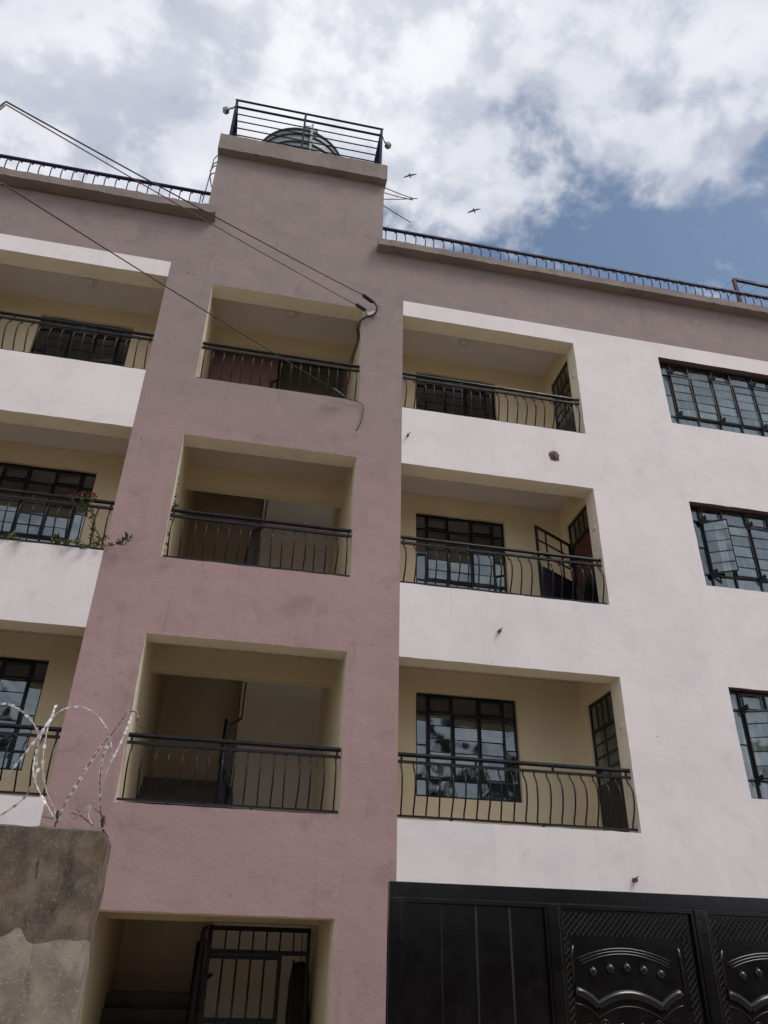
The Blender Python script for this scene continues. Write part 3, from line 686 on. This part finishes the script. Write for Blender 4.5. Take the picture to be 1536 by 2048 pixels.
# ================================================================== boundary wall with razor wire
WY, WT, WX, WZ = -3.5, .45, -.728, 2.455
BW = empty('boundary_wall', (-3, WY, 0), 'weathered grey brown rendered wall topped with razor wire', 'wall')
def rough_wall(x0, x1, z0, z1, y0, y1, nx, nz, amp, seed):
    rnd = random.Random(seed); v = []; mb = MB()
    import mathutils
    for yy, s in ((y0, -1), (y1, 1)):
        for j in range(nz+1):
            for i in range(nx+1):
                x = x0+(x1-x0)*i/nx; z = z0+(z1-z0)*j/nz
                nn = mathutils.noise.noise(Vector((x*3.1, yy*5+seed, z*3.1)))*amp + mathutils.noise.noise(Vector((x*13, yy*5+seed, z*13)))*amp*.35
                zz = z; ins = 0
                if j == nz: zz += mathutils.noise.noise(Vector((x*6, seed, 0)))*.018 - .012; ins = .03
                if j == nz-1: ins = .0
                xx = x
                if i == nx: xx += mathutils.noise.noise(Vector((seed, 0, z*5)))*.010 - (.055 if j == nz else .012 if j == nz-1 else 0)
                v.append((xx, yy + nn - s*ins, zz))
    N = (nx+1)*(nz+1); I = lambda k, i, j: k*N + j*(nx+1)+i; f = []
    for j in range(nz):
        for i in range(nx):
            f.append((I(0, i, j), I(0, i+1, j), I(0, i+1, j+1), I(0, i, j+1))); f.append((I(1, i, j+1), I(1, i+1, j+1), I(1, i+1, j), I(1, i, j)))
    for j in range(nz):
        f.append((I(0, nx, j), I(1, nx, j), I(1, nx, j+1), I(0, nx, j+1))); f.append((I(0, 0, j+1), I(1, 0, j+1), I(1, 0, j), I(0, 0, j)))
    for i in range(nx):
        f.append((I(0, i, nz), I(0, i+1, nz), I(1, i+1, nz), I(1, i, nz)))
    return mb.add(v, f)
rough_wall(-3.6, WX, 0, WZ, WY, WY+WT, 110, 90, .012, 4).build('wall_body', 'blockwall', BW, smooth='angle')
MB().box(-9, -3.6, WY+.005, WY+WT-.005, 0, WZ).build('wall_body', 'blockwall', BW)
# the paler cement skim over the lower part, wrapping the end of the wall
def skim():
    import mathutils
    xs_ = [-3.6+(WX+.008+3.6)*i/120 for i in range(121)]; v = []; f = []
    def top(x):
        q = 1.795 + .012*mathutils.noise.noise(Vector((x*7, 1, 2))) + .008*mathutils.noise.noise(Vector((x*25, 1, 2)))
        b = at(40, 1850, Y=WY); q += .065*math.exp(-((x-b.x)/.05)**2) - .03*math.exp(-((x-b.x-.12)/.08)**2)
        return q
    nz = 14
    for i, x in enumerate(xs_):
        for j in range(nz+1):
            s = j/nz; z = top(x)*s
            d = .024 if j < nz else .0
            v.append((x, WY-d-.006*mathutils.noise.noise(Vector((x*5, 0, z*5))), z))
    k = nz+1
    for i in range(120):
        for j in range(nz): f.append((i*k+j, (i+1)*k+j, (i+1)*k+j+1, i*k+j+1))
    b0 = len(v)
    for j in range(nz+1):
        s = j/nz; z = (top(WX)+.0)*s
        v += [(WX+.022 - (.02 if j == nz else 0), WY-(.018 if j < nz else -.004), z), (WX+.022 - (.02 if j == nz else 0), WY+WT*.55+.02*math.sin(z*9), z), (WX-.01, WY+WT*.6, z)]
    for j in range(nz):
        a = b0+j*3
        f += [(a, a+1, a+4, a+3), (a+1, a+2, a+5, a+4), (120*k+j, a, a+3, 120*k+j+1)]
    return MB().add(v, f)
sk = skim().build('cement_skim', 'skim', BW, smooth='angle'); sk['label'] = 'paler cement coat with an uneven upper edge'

RWE = empty('razor_wire', (-1.2, WY+.1, WZ), 'tangled razor wire loops on top of the weathered wall', 'razor wire')
def c8(x, y): return (x/5.12, 1360+y/5.12)
strands = [
 [(610, 1450), (500, 1200), (450, 1030), (437, 870), (455, 680), (490, 480), (530, 370), (575, 255)],
 [(575, 1450), (430, 1200), (350, 1000), (345, 860), (380, 700), (440, 520), (530, 390), (640, 305), (760, 275), (870, 285), (980, 350), (1070, 460), (1120, 580), (1145, 720), (1130, 840)],
 [(590, 1450), (680, 1240), (800, 1050), (940, 820), (1050, 660), (1130, 570), (1200, 480), (1290, 350), (1340, 320), (1390, 330), (1410, 410), (1395, 560)],
 [(1345, 370), (1300, 500), (1200, 720), (1130, 850), (1060, 1040), (1000, 1160), (930, 1280), (820, 1370), (700, 1460)],
 [(1110, 650), (1060, 770), (1035, 900), (1020, 1100), (1030, 1300), (1040, 1500)],
 [(-120, 320), (-60, 265), (0, 245), (110, 255), (200, 305), (290, 380), (350, 460), (390, 540), (400, 640), (380, 760), (370, 900)],
 [(-60, 1430), (15, 1380), (150, 1290), (270, 1180), (340, 1060), (365, 980), (400, 900)],
 [(-60, 1130), (0, 1060), (130, 910), (280, 720), (420, 540), (500, 430), (560, 350)],
 [(430, 1400), (500, 1410), (580, 1440)], [(730, 1360), (840, 1400), (940, 1480)], [(790, 1320), (860, 1420), (960, 1490)],
 [(960, 1230), (905, 1380), (950, 1490)], [(960, 1310), (1060, 1400), (1080, 1480)], [(1390, 330), (1400, 430), (1460, 490)],
]
rnd = random.Random(11); blades = MB()
for k, s in enumerate(strands):
    pts = []; ph = rnd.uniform(0, 6)
    for i in range(len(s)-1):
        for j in range(5):
            u = j/5
            p0, p1, p2, p3 = s[max(i-1, 0)], s[i], s[i+1], s[min(i+2, len(s)-1)]
            pts.append(tuple(.5*(2*p1[c]+(p2[c]-p0[c])*u+(2*p0[c]-5*p1[c]+4*p2[c]-p3[c])*u*u+(3*p1[c]-p0[c]-3*p2[c]+p3[c])*u**3) for c in (0, 1)))
    pts.append(s[-1])
    P3 = [at(*c8(*q), Y=WY+.1+.07*math.sin(ph+i*.12)) for i, q in enumerate(pts)]
    MB().tube(P3, .0032 if k < 8 else .0028, 5).build('strand', 'wire' if k in (0, 1, 3, 5, 6, 7, 11) else 'rust', RWE, smooth=True)
    if k < 8:
        L_ = 0
        for i in range(len(P3)-1):
            seg = P3[i+1]-P3[i]; L_ += seg.length
            if L_ > .034:
                L_ = 0; d = seg.normalized(); n1 = d.cross(Vector((rnd.uniform(-1, 1), rnd.uniform(-1, 1), rnd.uniform(-1, 1)))).normalized()
                c0 = P3[i]; th = d.cross(n1)*.0008
                for sg in (-1, 1):
                    v = [c0-d*.008, c0-d*.016+n1*sg*.010, c0+d*.016+n1*sg*.010, c0+d*.008]
                    blades.add([q-th for q in v]+[q+th for q in v], [(0, 1, 2, 3), (7, 6, 5, 4), (0, 4, 5, 1), (1, 5, 6, 2), (2, 6, 7, 3), (3, 7, 4, 0)])
bo = blades.build('blades', 'wire', RWE); bo['kind'] = 'stuff'
for (x, y, h) in ((580, 1460, 120), (1050, 1500, 110)):
    q0, q1 = at(*c8(x, y), Y=WY+.1), at(*c8(x+15, y-h), Y=WY+.1)
    hel = [q0+(q1-q0)*(i/60)+Vector((.010*math.cos(i*.75), .010*math.sin(i*.75), 0)) for i in range(61)]
    MB().tube(hel, .0028, 5).build('tie_wire', 'rust', RWE, smooth=True)
    MB().bar(q0-Vector((0, 0, .15)), q1, .006, 6).build('wire_stake', 'rust', RWE)

# ================================================================== black sheet-metal gate
GY, GZ = -3.5, 2.205
G = empty('metal_gate', (2.9, GY, 0), 'black sheet metal gate with pressed arches and diamond lattice', 'gate')
uprights = [(1.19, 1.277), (2.319, 2.402), (3.435, 3.528), (4.56, 4.65), (5.69, 5.78)]
MB().box(1.192, 5.778, GY-.03, GY+.03, 2.11, GZ).build('top_rail', 'gate', G, bevel=.004)
MB().box(1.192, 5.778, GY-.03, GY+.03, .06, .15).build('bottom_rail', 'gate', G, bevel=.004)
for a, b in uprights: MB().box(a, b, GY-.033, GY+.03, .15, 2.109).build('upright', 'gate', G, bevel=.006)
def frame_bead(x0, x1):
    m_ = MB(); z1 = 2.109
    m_.box(x0, x1, GY-.026, GY-.004, z1-.028, z1).box(x0, x0+.022, GY-.026, GY-.004, .15, z1-.028).box(x1-.022, x1, GY-.026, GY-.004, .15, z1-.028); return m_
# plain sheet with folded ribs
pn = MB().box(1.277, 2.319, GY-.002, GY+.004, .15, 2.109).build('sheet_panel', 'gate', G)
frame_bead(1.277, 2.319).build('bead_frame', 'gate', pn, bevel=.003)
for x in (1.559, 1.806, 2.05):
    MB().add([(x-.009, GY-.003, .16), (x, GY-.014, .16), (x+.009, GY-.003, .16), (x-.009, GY-.003, 2.076), (x, GY-.014, 2.076), (x+.009, GY-.003, 2.076)], [(0, 1, 4, 3), (1, 2, 5, 4), (3, 4, 5), (0, 2, 1)]).build('fold_rib', 'gate', pn)
def arc_pts(p0, pm, p1, n=24):
    """circular-looking arc through three points in the panel plane"""
    r_ = []
    for i in range(n+1):
        s = i/n; a = 2*(s-.5)*(s-1); b = -4*s*(s-1); c = 2*s*(s-.5)
        r_.append((a*p0[0]+b*pm[0]+c*p1[0], a*p0[1]+b*pm[1]+c*p1[1]))
    return r_
def pressed(xo):
    """a pressed panel whose left upright ends at xo"""
    x1 = xo+1.03; dx = xo-2.402
    o = MB().box(xo, x1, GY-.002, GY+.004, .15, 2.109).build('pressed_panel', 'gate', G)
    frame_bead(xo, x1).build('bead_frame', 'gate', o, bevel=.003)
    def roll(pts, r, name, n=8): MB().tube([(x+dx, GY-.004, z) for x, z in pts], r, n).build(name, 'gate', o, smooth=True)
    for k in range(3):
        roll(arc_pts((2.515+.012*k, 1.775-.016*k), (2.866, 1.845-.017*k), (3.217-.012*k, 1.770-.016*k)), .0075, 'arch_ridge')
    for i, (x, z) in enumerate(((2.622, 1.703), (2.750, 1.723), (2.875, 1.731), (2.999, 1.719), (3.123, 1.698))):
        m_ = MB(); c = Vector((x+dx, GY-.003, z)); v = [c+Vector((0, -.026, 0))]; nn = 14
        for j in range(1, 5):
            a = j/4*math.pi/2
            for q in range(nn): v.append(c+Vector((.033*math.sin(a)*math.cos(2*math.pi*q/nn), -.026*math.cos(a), .033*math.sin(a)*math.sin(2*math.pi*q/nn))))
        f = [(0, 1+q, 1+(q+1) % nn) for q in range(nn)] + [(1+j*nn+q, 1+(j+1)*nn+q, 1+(j+1)*nn+(q+1) % nn, 1+j*nn+(q+1) % nn) for j in range(3) for q in range(nn)]
        m_.add(v, f).build('boss', 'gate', o, smooth=True)
    for (dz, r_, nm) in ((0, .033, 'scroll_moulding'), (-.068, .0065, 'scroll_ridge')):
        w_ = 0 if dz == 0 else .012
        roll(arc_pts((2.480-w_, 1.585+dz), (2.560, 1.562+dz), (2.632, 1.505+dz), 10), r_, nm); roll(arc_pts((2.632, 1.505+dz), (2.864, 1.572+dz), (3.100, 1.500+dz)), r_, nm); roll(arc_pts((3.100, 1.500+dz), (3.175, 1.558+dz), (3.252+w_, 1.583+dz), 10), r_, nm)
    # pressed curls below the scroll
    for sx in (-1, 1):
        for (cx, cz, r_) in ((.19, 1.395, .035), (.30, 1.375, .028), (.07, 1.38, .03)):
            sp_ = [(2.866+sx*cx+sx*r_*(1-i/30)*math.cos(i*.42), cz+r_*(1-i/30)*math.sin(i*.42)) for i in range(26)]
            roll(sp_, .006, 'curl', 6)
    # raised side cheeks
    for (xa, xb) in ((2.478, 2.492), (3.290, 3.304)):
        roll([(xa, 1.62), (xa, 1.80), (xb if xa < 2.8 else xa-.012, 1.86)], .012, 'cheek_ridge')
    # diamond lattice along the top and down both sides
    la = MB()
    def clipseg(p, q, bx_):
        x0, x1_, z0, z1 = bx_; t0, t1 = 0, 1; d = (q[0]-p[0], q[1]-p[1])
        for (pp, qq) in ((-d[0], p[0]-x0), (d[0], x1_-p[0]), (-d[1], p[1]-z0), (d[1], z1-p[1])):
            if pp == 0:
                if qq < 0: return None
            else:
                r_ = qq/pp
                if pp < 0: t0 = max(t0, r_)
                else: t1 = min(t1, r_)
        return None if t0 >= t1-.02 else ((p[0]+d[0]*t0, p[1]+d[1]*t0), (p[0]+d[0]*t1, p[1]+d[1]*t1))
    for bx_ in ((2.428, 3.385, 1.917, 2.062), (2.428, 2.470, .9, 1.917), (3.318, 3.385, .9, 1.917)):
        h = bx_[3]-bx_[2]; x = bx_[0]-h-.05
        while x < bx_[1]+.05:
            for sg in (1, -1):
                p_, q_ = ((x, bx_[2]), (x+h, bx_[3])) if sg > 0 else ((x, bx_[3]), (x+h, bx_[2]))
                s_ = clipseg(p_, q_, bx_)
                if s_: la.tube([(s_[0][0]+dx, GY-.005-.001*sg, s_[0][1]), (s_[1][0]+dx, GY-.005-.001*sg, s_[1][1])], .0042, 6, cap=False)
            x += .042
    lo_ = la.build('lattice', 'gate', o); lo_['kind'] = 'stuff'
for (a, b) in uprights[1:4]: pressed(b)

# ================================================================== overhead cables
def sagline(a, b, sag, n=24): return [a+(b-a)*(i/n)-Vector((0, 0, sag*4*(i/n)*(1-i/n))) for i in range(n+1)]
def smooth_path(P, n=6):
    out = []
    for i in range(len(P)-1):
        p0, p1, p2, p3 = P[max(i-1, 0)], P[i], P[i+1], P[min(i+2, len(P)-1)]
        for j in range(n):
            u = j/n; out.append(.5*(2*p1+(p2-p0)*u+(2*p0-5*p1+4*p2-p3)*u*u+(3*p1-p0-3*p2+p3)*u**3))
    return out+[P[-1]]
def cable(name, label, start, kink, tail, ys, r, m, sag=.03):
    a = at(*start, Y=ys[0]); b = at(*kink, Y=ys[1]); c = at(*tail, Y=ys[1]-.1)
    e = empty(name, a, label, 'cable', 'overhead cables')
    MB().tube(sagline(a, b, sag)+[b+(c-b)*.02, c], r, 6).build('cable_run', m, e, smooth=True)
    return e, a
e1, a1 = cable('overhead_cable', 'upper black overhead cable clamped beside the top stair opening', (728, 591), (12, 203), (-220, 395), (-.22, -5.0), .0075, 'rubber')
e2, a2 = cable('overhead_cable', 'thin red brown overhead cable running just under the black one', (713, 610), (12, 209), (-220, 405), (-.20, -4.9), .006, 'redcable')
e3, a3 = cable('overhead_cable', 'lower overhead cable crossing the top left balcony to the tower', (668, 779), (3, 366), (-220, 520), (-.16, -4.6), .0065, 'rubber', .02)
def clamp(e, p, q, Y0, r, name='clamp'):
    a, b = at(*p, Y=Y0), at(*q, Y=Y0+.06); MB().tube([a, a+(b-a)*.1, a+(b-a)*.9, b], [r*.6, r, r, r*.55], 8).build(name, 'rubber', e)
    for i in range(5):
        c = a+(b-a)*(.2+.15*i); d = (b-a).normalized()*.008; MB().tube([c-d, c+d], r*1.18, 8).build('clamp_ring', 'rubber', e)
clamp(e1, (725, 589), (747, 605), -.22, .032); clamp(e2, (711, 608), (732, 621), -.20, .028); clamp(e3, (664, 777), (689, 796), -.16, .028)
MB().tube(smooth_path([at(747, 605, Y=-.16), at(757, 612, Y=-.06), at(762, 614, Y=.02)]), .005, 6).build('hook_wire', 'rust', e1)
MB().tube(smooth_path([at(732, 621, Y=-.14), at(730, 628, Y=-.06), at(727, 632, Y=.02)]), .005, 6).build('hook_wire', 'rust', e2)
drop = [at(747, 603, Y=-.16), at(753, 612, Y=-.15), at(753, 622, Y=-.13), at(746, 630, Y=-.10), at(733, 634, Y=-.06), at(721, 642, Y=-.02), at(715, 655, Y=.03), at(716, 670, Y=.10), at(714, 684, Y=.16), at(706, 708, Y=.22), at(700, 730, Y=.26), at(694, 760, Y=.30), at(684, 790, Y=.32)]
MB().tube(smooth_path(drop), .017, 8).build('cable_drop', 'rubber', e1, smooth=True)
MB().tube(smooth_path([q+Vector((.03, .02, .0)) for q in drop[5:]]), .008, 6).build('cable_drop', 'redcable', e1, smooth=True)
q = at(744, 628, Y=-.02)
MB().obox(q, (.06, -.02, .02), (.01, .02, 0), (-.012, 0, .035)).build('bracket', 'plastic', e1)
d3 = [at(689, 796, Y=-.10), at(700, 800, Y=-.05), at(714, 803, Y=-.035), at(724, 808, Y=-.035), at(726.5, 815, Y=-.03), at(725, 832, Y=-.025), at(721, 846, Y=-.025), at(715, 857, Y=-.02), at(711, 865, Y=.02)]
MB().tube(smooth_path(d3), .0065, 6).build('cable_drop', 'rubber', e3, smooth=True)

# ================================================================== plants on the left middle balcony
def leaf(mb, p, d, L_, w_, rnd):
    d = d.normalized(); s = d.cross(Vector((rnd.uniform(-1, 1), rnd.uniform(-1, 1), rnd.uniform(.2, 1)))).normalized()*w_; n = d.cross(s).normalized()
    mb.add([p, p+d*L_*.35+s-n*L_*.05, p+d*L_*.7+s*.75-n*L_*.08, p+d*L_-n*L_*.2, p+d*L_*.7-s*.75-n*L_*.08, p+d*L_*.35-s-n*L_*.05], [(0, 1, 2, 3), (0, 3, 4, 5)])
def plant(name, label, base, stems, lsize, seed, dens=.035, flowers=(), grp=None, yellow=None, cat='plant', lm='leaf'):
    rnd = random.Random(seed); e = empty(name, base, label, cat, grp); lv = MB()
    for pts in stems:
        P_ = smooth_path([Vector(q) for q in pts]); k = len(P_)
        MB().tube(P_, [.0065*(1-.6*i/k) for i in range(k)], 5).build('stem', 'stem', e, smooth=True)
        for i in range(2, k):
            L_ = (P_[i]-P_[i-1]).length
            for _ in range(max(1, int(L_/dens+rnd.random()))):
                d = Vector((rnd.uniform(-1, 1), rnd.uniform(-1, .6), rnd.uniform(-.4, 1)))
                leaf(lv, P_[i]+Vector((rnd.uniform(-.01, .01),)*3), d, lsize*rnd.uniform(.6, 1.3), lsize*.26, rnd)
    lo_ = lv.build('foliage', lm, e); lo_['kind'] = 'stuff'
    for (c, r_) in flowers:
        fm = MB()
        for _ in range(11):
            d = Vector((rnd.uniform(-1, 1), rnd.uniform(-1, .5), rnd.uniform(-.5, 1)))
            leaf(fm, Vector(c)+d*.01, d, r_*rnd.uniform(.7, 1.2), r_*.4, rnd)
        fm.build('flower', 'flower', e)
    if yellow:
        ym = MB(); leaf(ym, Vector(yellow), Vector((.6, -.5, .3)), .12, .035, rnd); ym.build('yellow_leaf', 'yellowleaf', e)
A = lambda x, y, Y=.0: at(x, y, Y=Y)
plant('flowering_plant', 'tall spindly plant with red flowers rising over the left balcony rail', A(188, 1092, .16),
      [[A(188, 1096, .16), A(186, 1060, .14), A(187, 1030, .10), A(184, 1012, .06)], [A(211, 1096, .12), A(194, 1062, .09), A(176, 1034, .05), A(160, 1020, .02), A(150, 1008, .0)], [A(182, 1096, .16), A(184, 1070, .15), A(185, 1052, .12)], [A(187, 1030, .10), A(172, 1015, .04), A(165, 1002, .0)], [A(187, 1030, .1), A(180, 1010, .05), A(186, 996, .03)]],
      .06, 21, .09, [(A(140, 992, -.02), .032), (A(146, 1000, -.02), .03), (A(157, 991, -.02), .035), (A(166, 988, -.02), .034), (A(178, 992, -.02), .03), (A(186, 990, -.02), .034), (A(191, 996, -.02), .028)])
plant('trailing_plant', 'low leafy plant with one yellow leaf on the sill below the red flowers', A(150, 1095, .1),
      [[A(172, 1100, .1), A(160, 1088, .02), A(148, 1084, -.03), A(138, 1088, -.05)], [A(176, 1100, .1), A(168, 1092, -.02), A(164, 1098, -.06)], [A(180, 1100, .1), A(192, 1090, -.01), A(205, 1094, -.04)], [A(185, 1100, .1), A(200, 1082, .04), A(214, 1076, .02)]],
      .066, 22, .05, yellow=A(138, 1090, -.05))
plant('trailing_plant', 'leafy shoot reaching over the edge of the pink tower wall', A(212, 1090, .06),
      [[A(208, 1096, .12), A(220, 1090, -.06), A(234, 1088, -.10), A(248, 1082, -.12), A(257, 1072, -.13)], [A(234, 1088, -.10), A(246, 1090, -.12), A(260, 1078, -.14)]], .066, 23, .05)
plant('trailing_plant', 'small leafy tuft on the sill left of the red flowering plant', A(115, 1084, .1),
      [[A(116, 1092, .1), A(115, 1078, .02), A(120, 1072, -.01)], [A(116, 1092, .1), A(110, 1080, .02), A(106, 1080, -.02)], [A(116, 1092, .1), A(120, 1082, .0), A(126, 1084, -.04)]], .066, 24, .05)
plant('trailing_plant', 'leafy creeper on the sill at the photo left edge', A(20, 1080, .1),
      [[A(0, 1086, .1), A(12, 1074, .0), A(24, 1074, -.03), A(40, 1080, -.05)], [A(20, 1086, .1), A(32, 1076, -.02), A(48, 1084, -.05)], [A(5, 1086, .1), A(16, 1072, .02), A(26, 1070, .0)], [A(-20, 1080, .1), A(-6, 1074, .0), A(6, 1074, -.03)]], .066, 25, .045)
plant('climbing_plant', 'dark vine climbing the left jamb of the middle stair opening', A(330, 1105, .22),
      [[A(332, 1112, .24), A(337, 1080, .23), A(344, 1040, .23), A(349, 1010, .23), A(353, 980, .24), A(359, 950, .25)], [A(344, 1040, .23), A(349, 1018, .16), A(352, 1012, .12)]], .06, 26, .08, lm='leafdark')

# something dark hanging behind the entrance grille
rnd = random.Random(5); cb = MB(); prof = [(.02, 1.80), (.07, 1.79), (.11, 1.72), (.13, 1.6), (.125, 1.45), (.14, 1.25), (.12, 1.05), (.09, .8), (.04, .7)]
cb.lathe((1.17, 1.6, 0), prof, 18); cb.v = [v+Vector((rnd.uniform(-.015, .015), rnd.uniform(-.015, .015), rnd.uniform(-.02, .02))) for v in cb.v]
tag(cb.build('hanging_cloth', 'cloth', None, smooth=True), 'dark bundle hanging behind the right side of the entrance grille', 'cloth')
MB_ = MB().bar((1.17, 1.6, 1.795), (1.17, 1.6, 2.15), .006).build('hook', 'rust', bpy.data.objects['hanging_cloth'])

# ================================================================== birds
def bird(c, s, label, tilt):
    e = empty('bird', c, label, 'bird', 'birds gliding over the roof')
    rg = rt*math.cos(tilt)-up*math.sin(tilt); hd = up*math.cos(tilt)+rt*math.sin(tilt)
    hd = (hd + fw*.5).normalized(); nz = rg.cross(hd)
    body = MB().tube([c-hd*.30*s, c-hd*.18*s, c, c+hd*.16*s, c+hd*.26*s, c+hd*.33*s], [.05*s, .035*s, .075*s, .065*s, .035*s, .008*s], 8); body.build('body', 'bird', e, smooth=True)
    for sg in (-1, 1):
        v = []; n = 7
        for i in range(n+1):
            u = i/n; le = c+rg*sg*u*.62*s+hd*(.10+.06*math.sin(u*2.6)-.12*u*u)*s+nz*(-.05*math.sin(u*2.4)*s); ch = .20*s*(1-.75*u**2.2)
            v += [le, le-hd*ch, le+nz*.012*s, le-hd*ch+nz*.006*s]
        f = []
        for i in range(n):
            a, b = i*4, i*4+4; f += [(a, a+1, b+1, b), (a+2, b+2, b+3, a+3), (a, b, b+2, a+2), (a+1, a+3, b+3, b+1)]
        f += [(n*4, n*4+1, n*4+3, n*4+2)]
        MB().add(v, f).build('wing', 'bird', e, smooth=True)
bird(at(820, 351, dist=60), .80, 'dark bird gliding just right of the roof tower', -.25)
bird(at(948, 421, dist=60), .80, 'dark bird gliding lower over the right roof edge', -.30)

# ================================================================== trees across the lane: two seen mirrored in windows, the rest added to darken reflections
def tree(x, y, h, cr, seed, label):
    rnd = random.Random(seed); e = empty('tree', (x, y, 0), label, 'tree', 'trees across the lane')
    tk = MB(); P_ = [Vector((x+.15*math.sin(i), y+.1*math.cos(i*1.7), h*.8*i/6)) for i in range(7)]; tk.tube(P_, [.2*(1-.75*i/6) for i in range(7)], 8)
    tips = []
    for i in range(16):
        z = h*(.3+.62*i/16); a = i*2.4; L_ = cr*(1.05-.65*i/16)*rnd.uniform(.8, 1.2)
        p0 = Vector((x, y, z-.3)); p1 = p0+Vector((math.cos(a)*L_*.55, math.sin(a)*L_*.55, L_*.3)); p2 = p0+Vector((math.cos(a)*L_, math.sin(a)*L_, L_*.35))
        tk.tube([p0, p1, p2], [.055, .035, .012], 5); tips += [(p1, L_*.5), (p2, L_*.45)]
    tk.build('trunk', 'bark', e, smooth=True)
    lv = MB()
    for (c, rr) in tips:
        for _ in range(110):
            o_ = Vector((rnd.gauss(0, .45), rnd.gauss(0, .45), rnd.gauss(0, .35)))*rr
            leaf(lv, c+o_, Vector((rnd.uniform(-1, 1), rnd.uniform(-1, 1), rnd.uniform(-.9, .3))), rnd.uniform(.18, .34), .055, rnd)
    lv.build('crown', 'leafdark', e)
for i, (x, y, h, cr, lab) in enumerate((
        (8.2, -20.5, 9.4, 1.7, 'tall feathery tree mirrored in the lowest balcony window'),
        (5.4, -22.5, 10.6, 1.9, 'taller dark tree mirrored left in the lowest balcony window'),
        (11.6, -22.0, 8.6, 1.9, 'shorter bushy tree added at far right to darken reflections'),
        (1.8, -21.5, 8.8, 2.0, 'broad tree added opposite the stair tower to darken reflections'),
        (-2.6, -22.5, 9.0, 2.0, 'broad tree added opposite the left balconies to darken reflections'),
        (-7.5, -21.0, 8.6, 1.8, 'slim tree added at far left to darken reflections'))):
    tree(x, y, h*1.25, cr*1.2, 41+i, lab)
OW = empty('added_lane_wall', (0, -16.5, 0), 'rendered wall added across the lane to darken reflections', 'wall')  # unseen wall, added so the gate sheets reflect something dark
for i in range(10): MB().box(-20+i*4, -16.02+i*4, -16.6, -16.4, 0, 3.1).build('wall_bay', 'blockwall', OW)
for i in range(11): MB().box(-20.2+i*4, -19.82+i*4, -16.7, -16.39, 0, 3.3).build('pier', 'blockwall', OW)
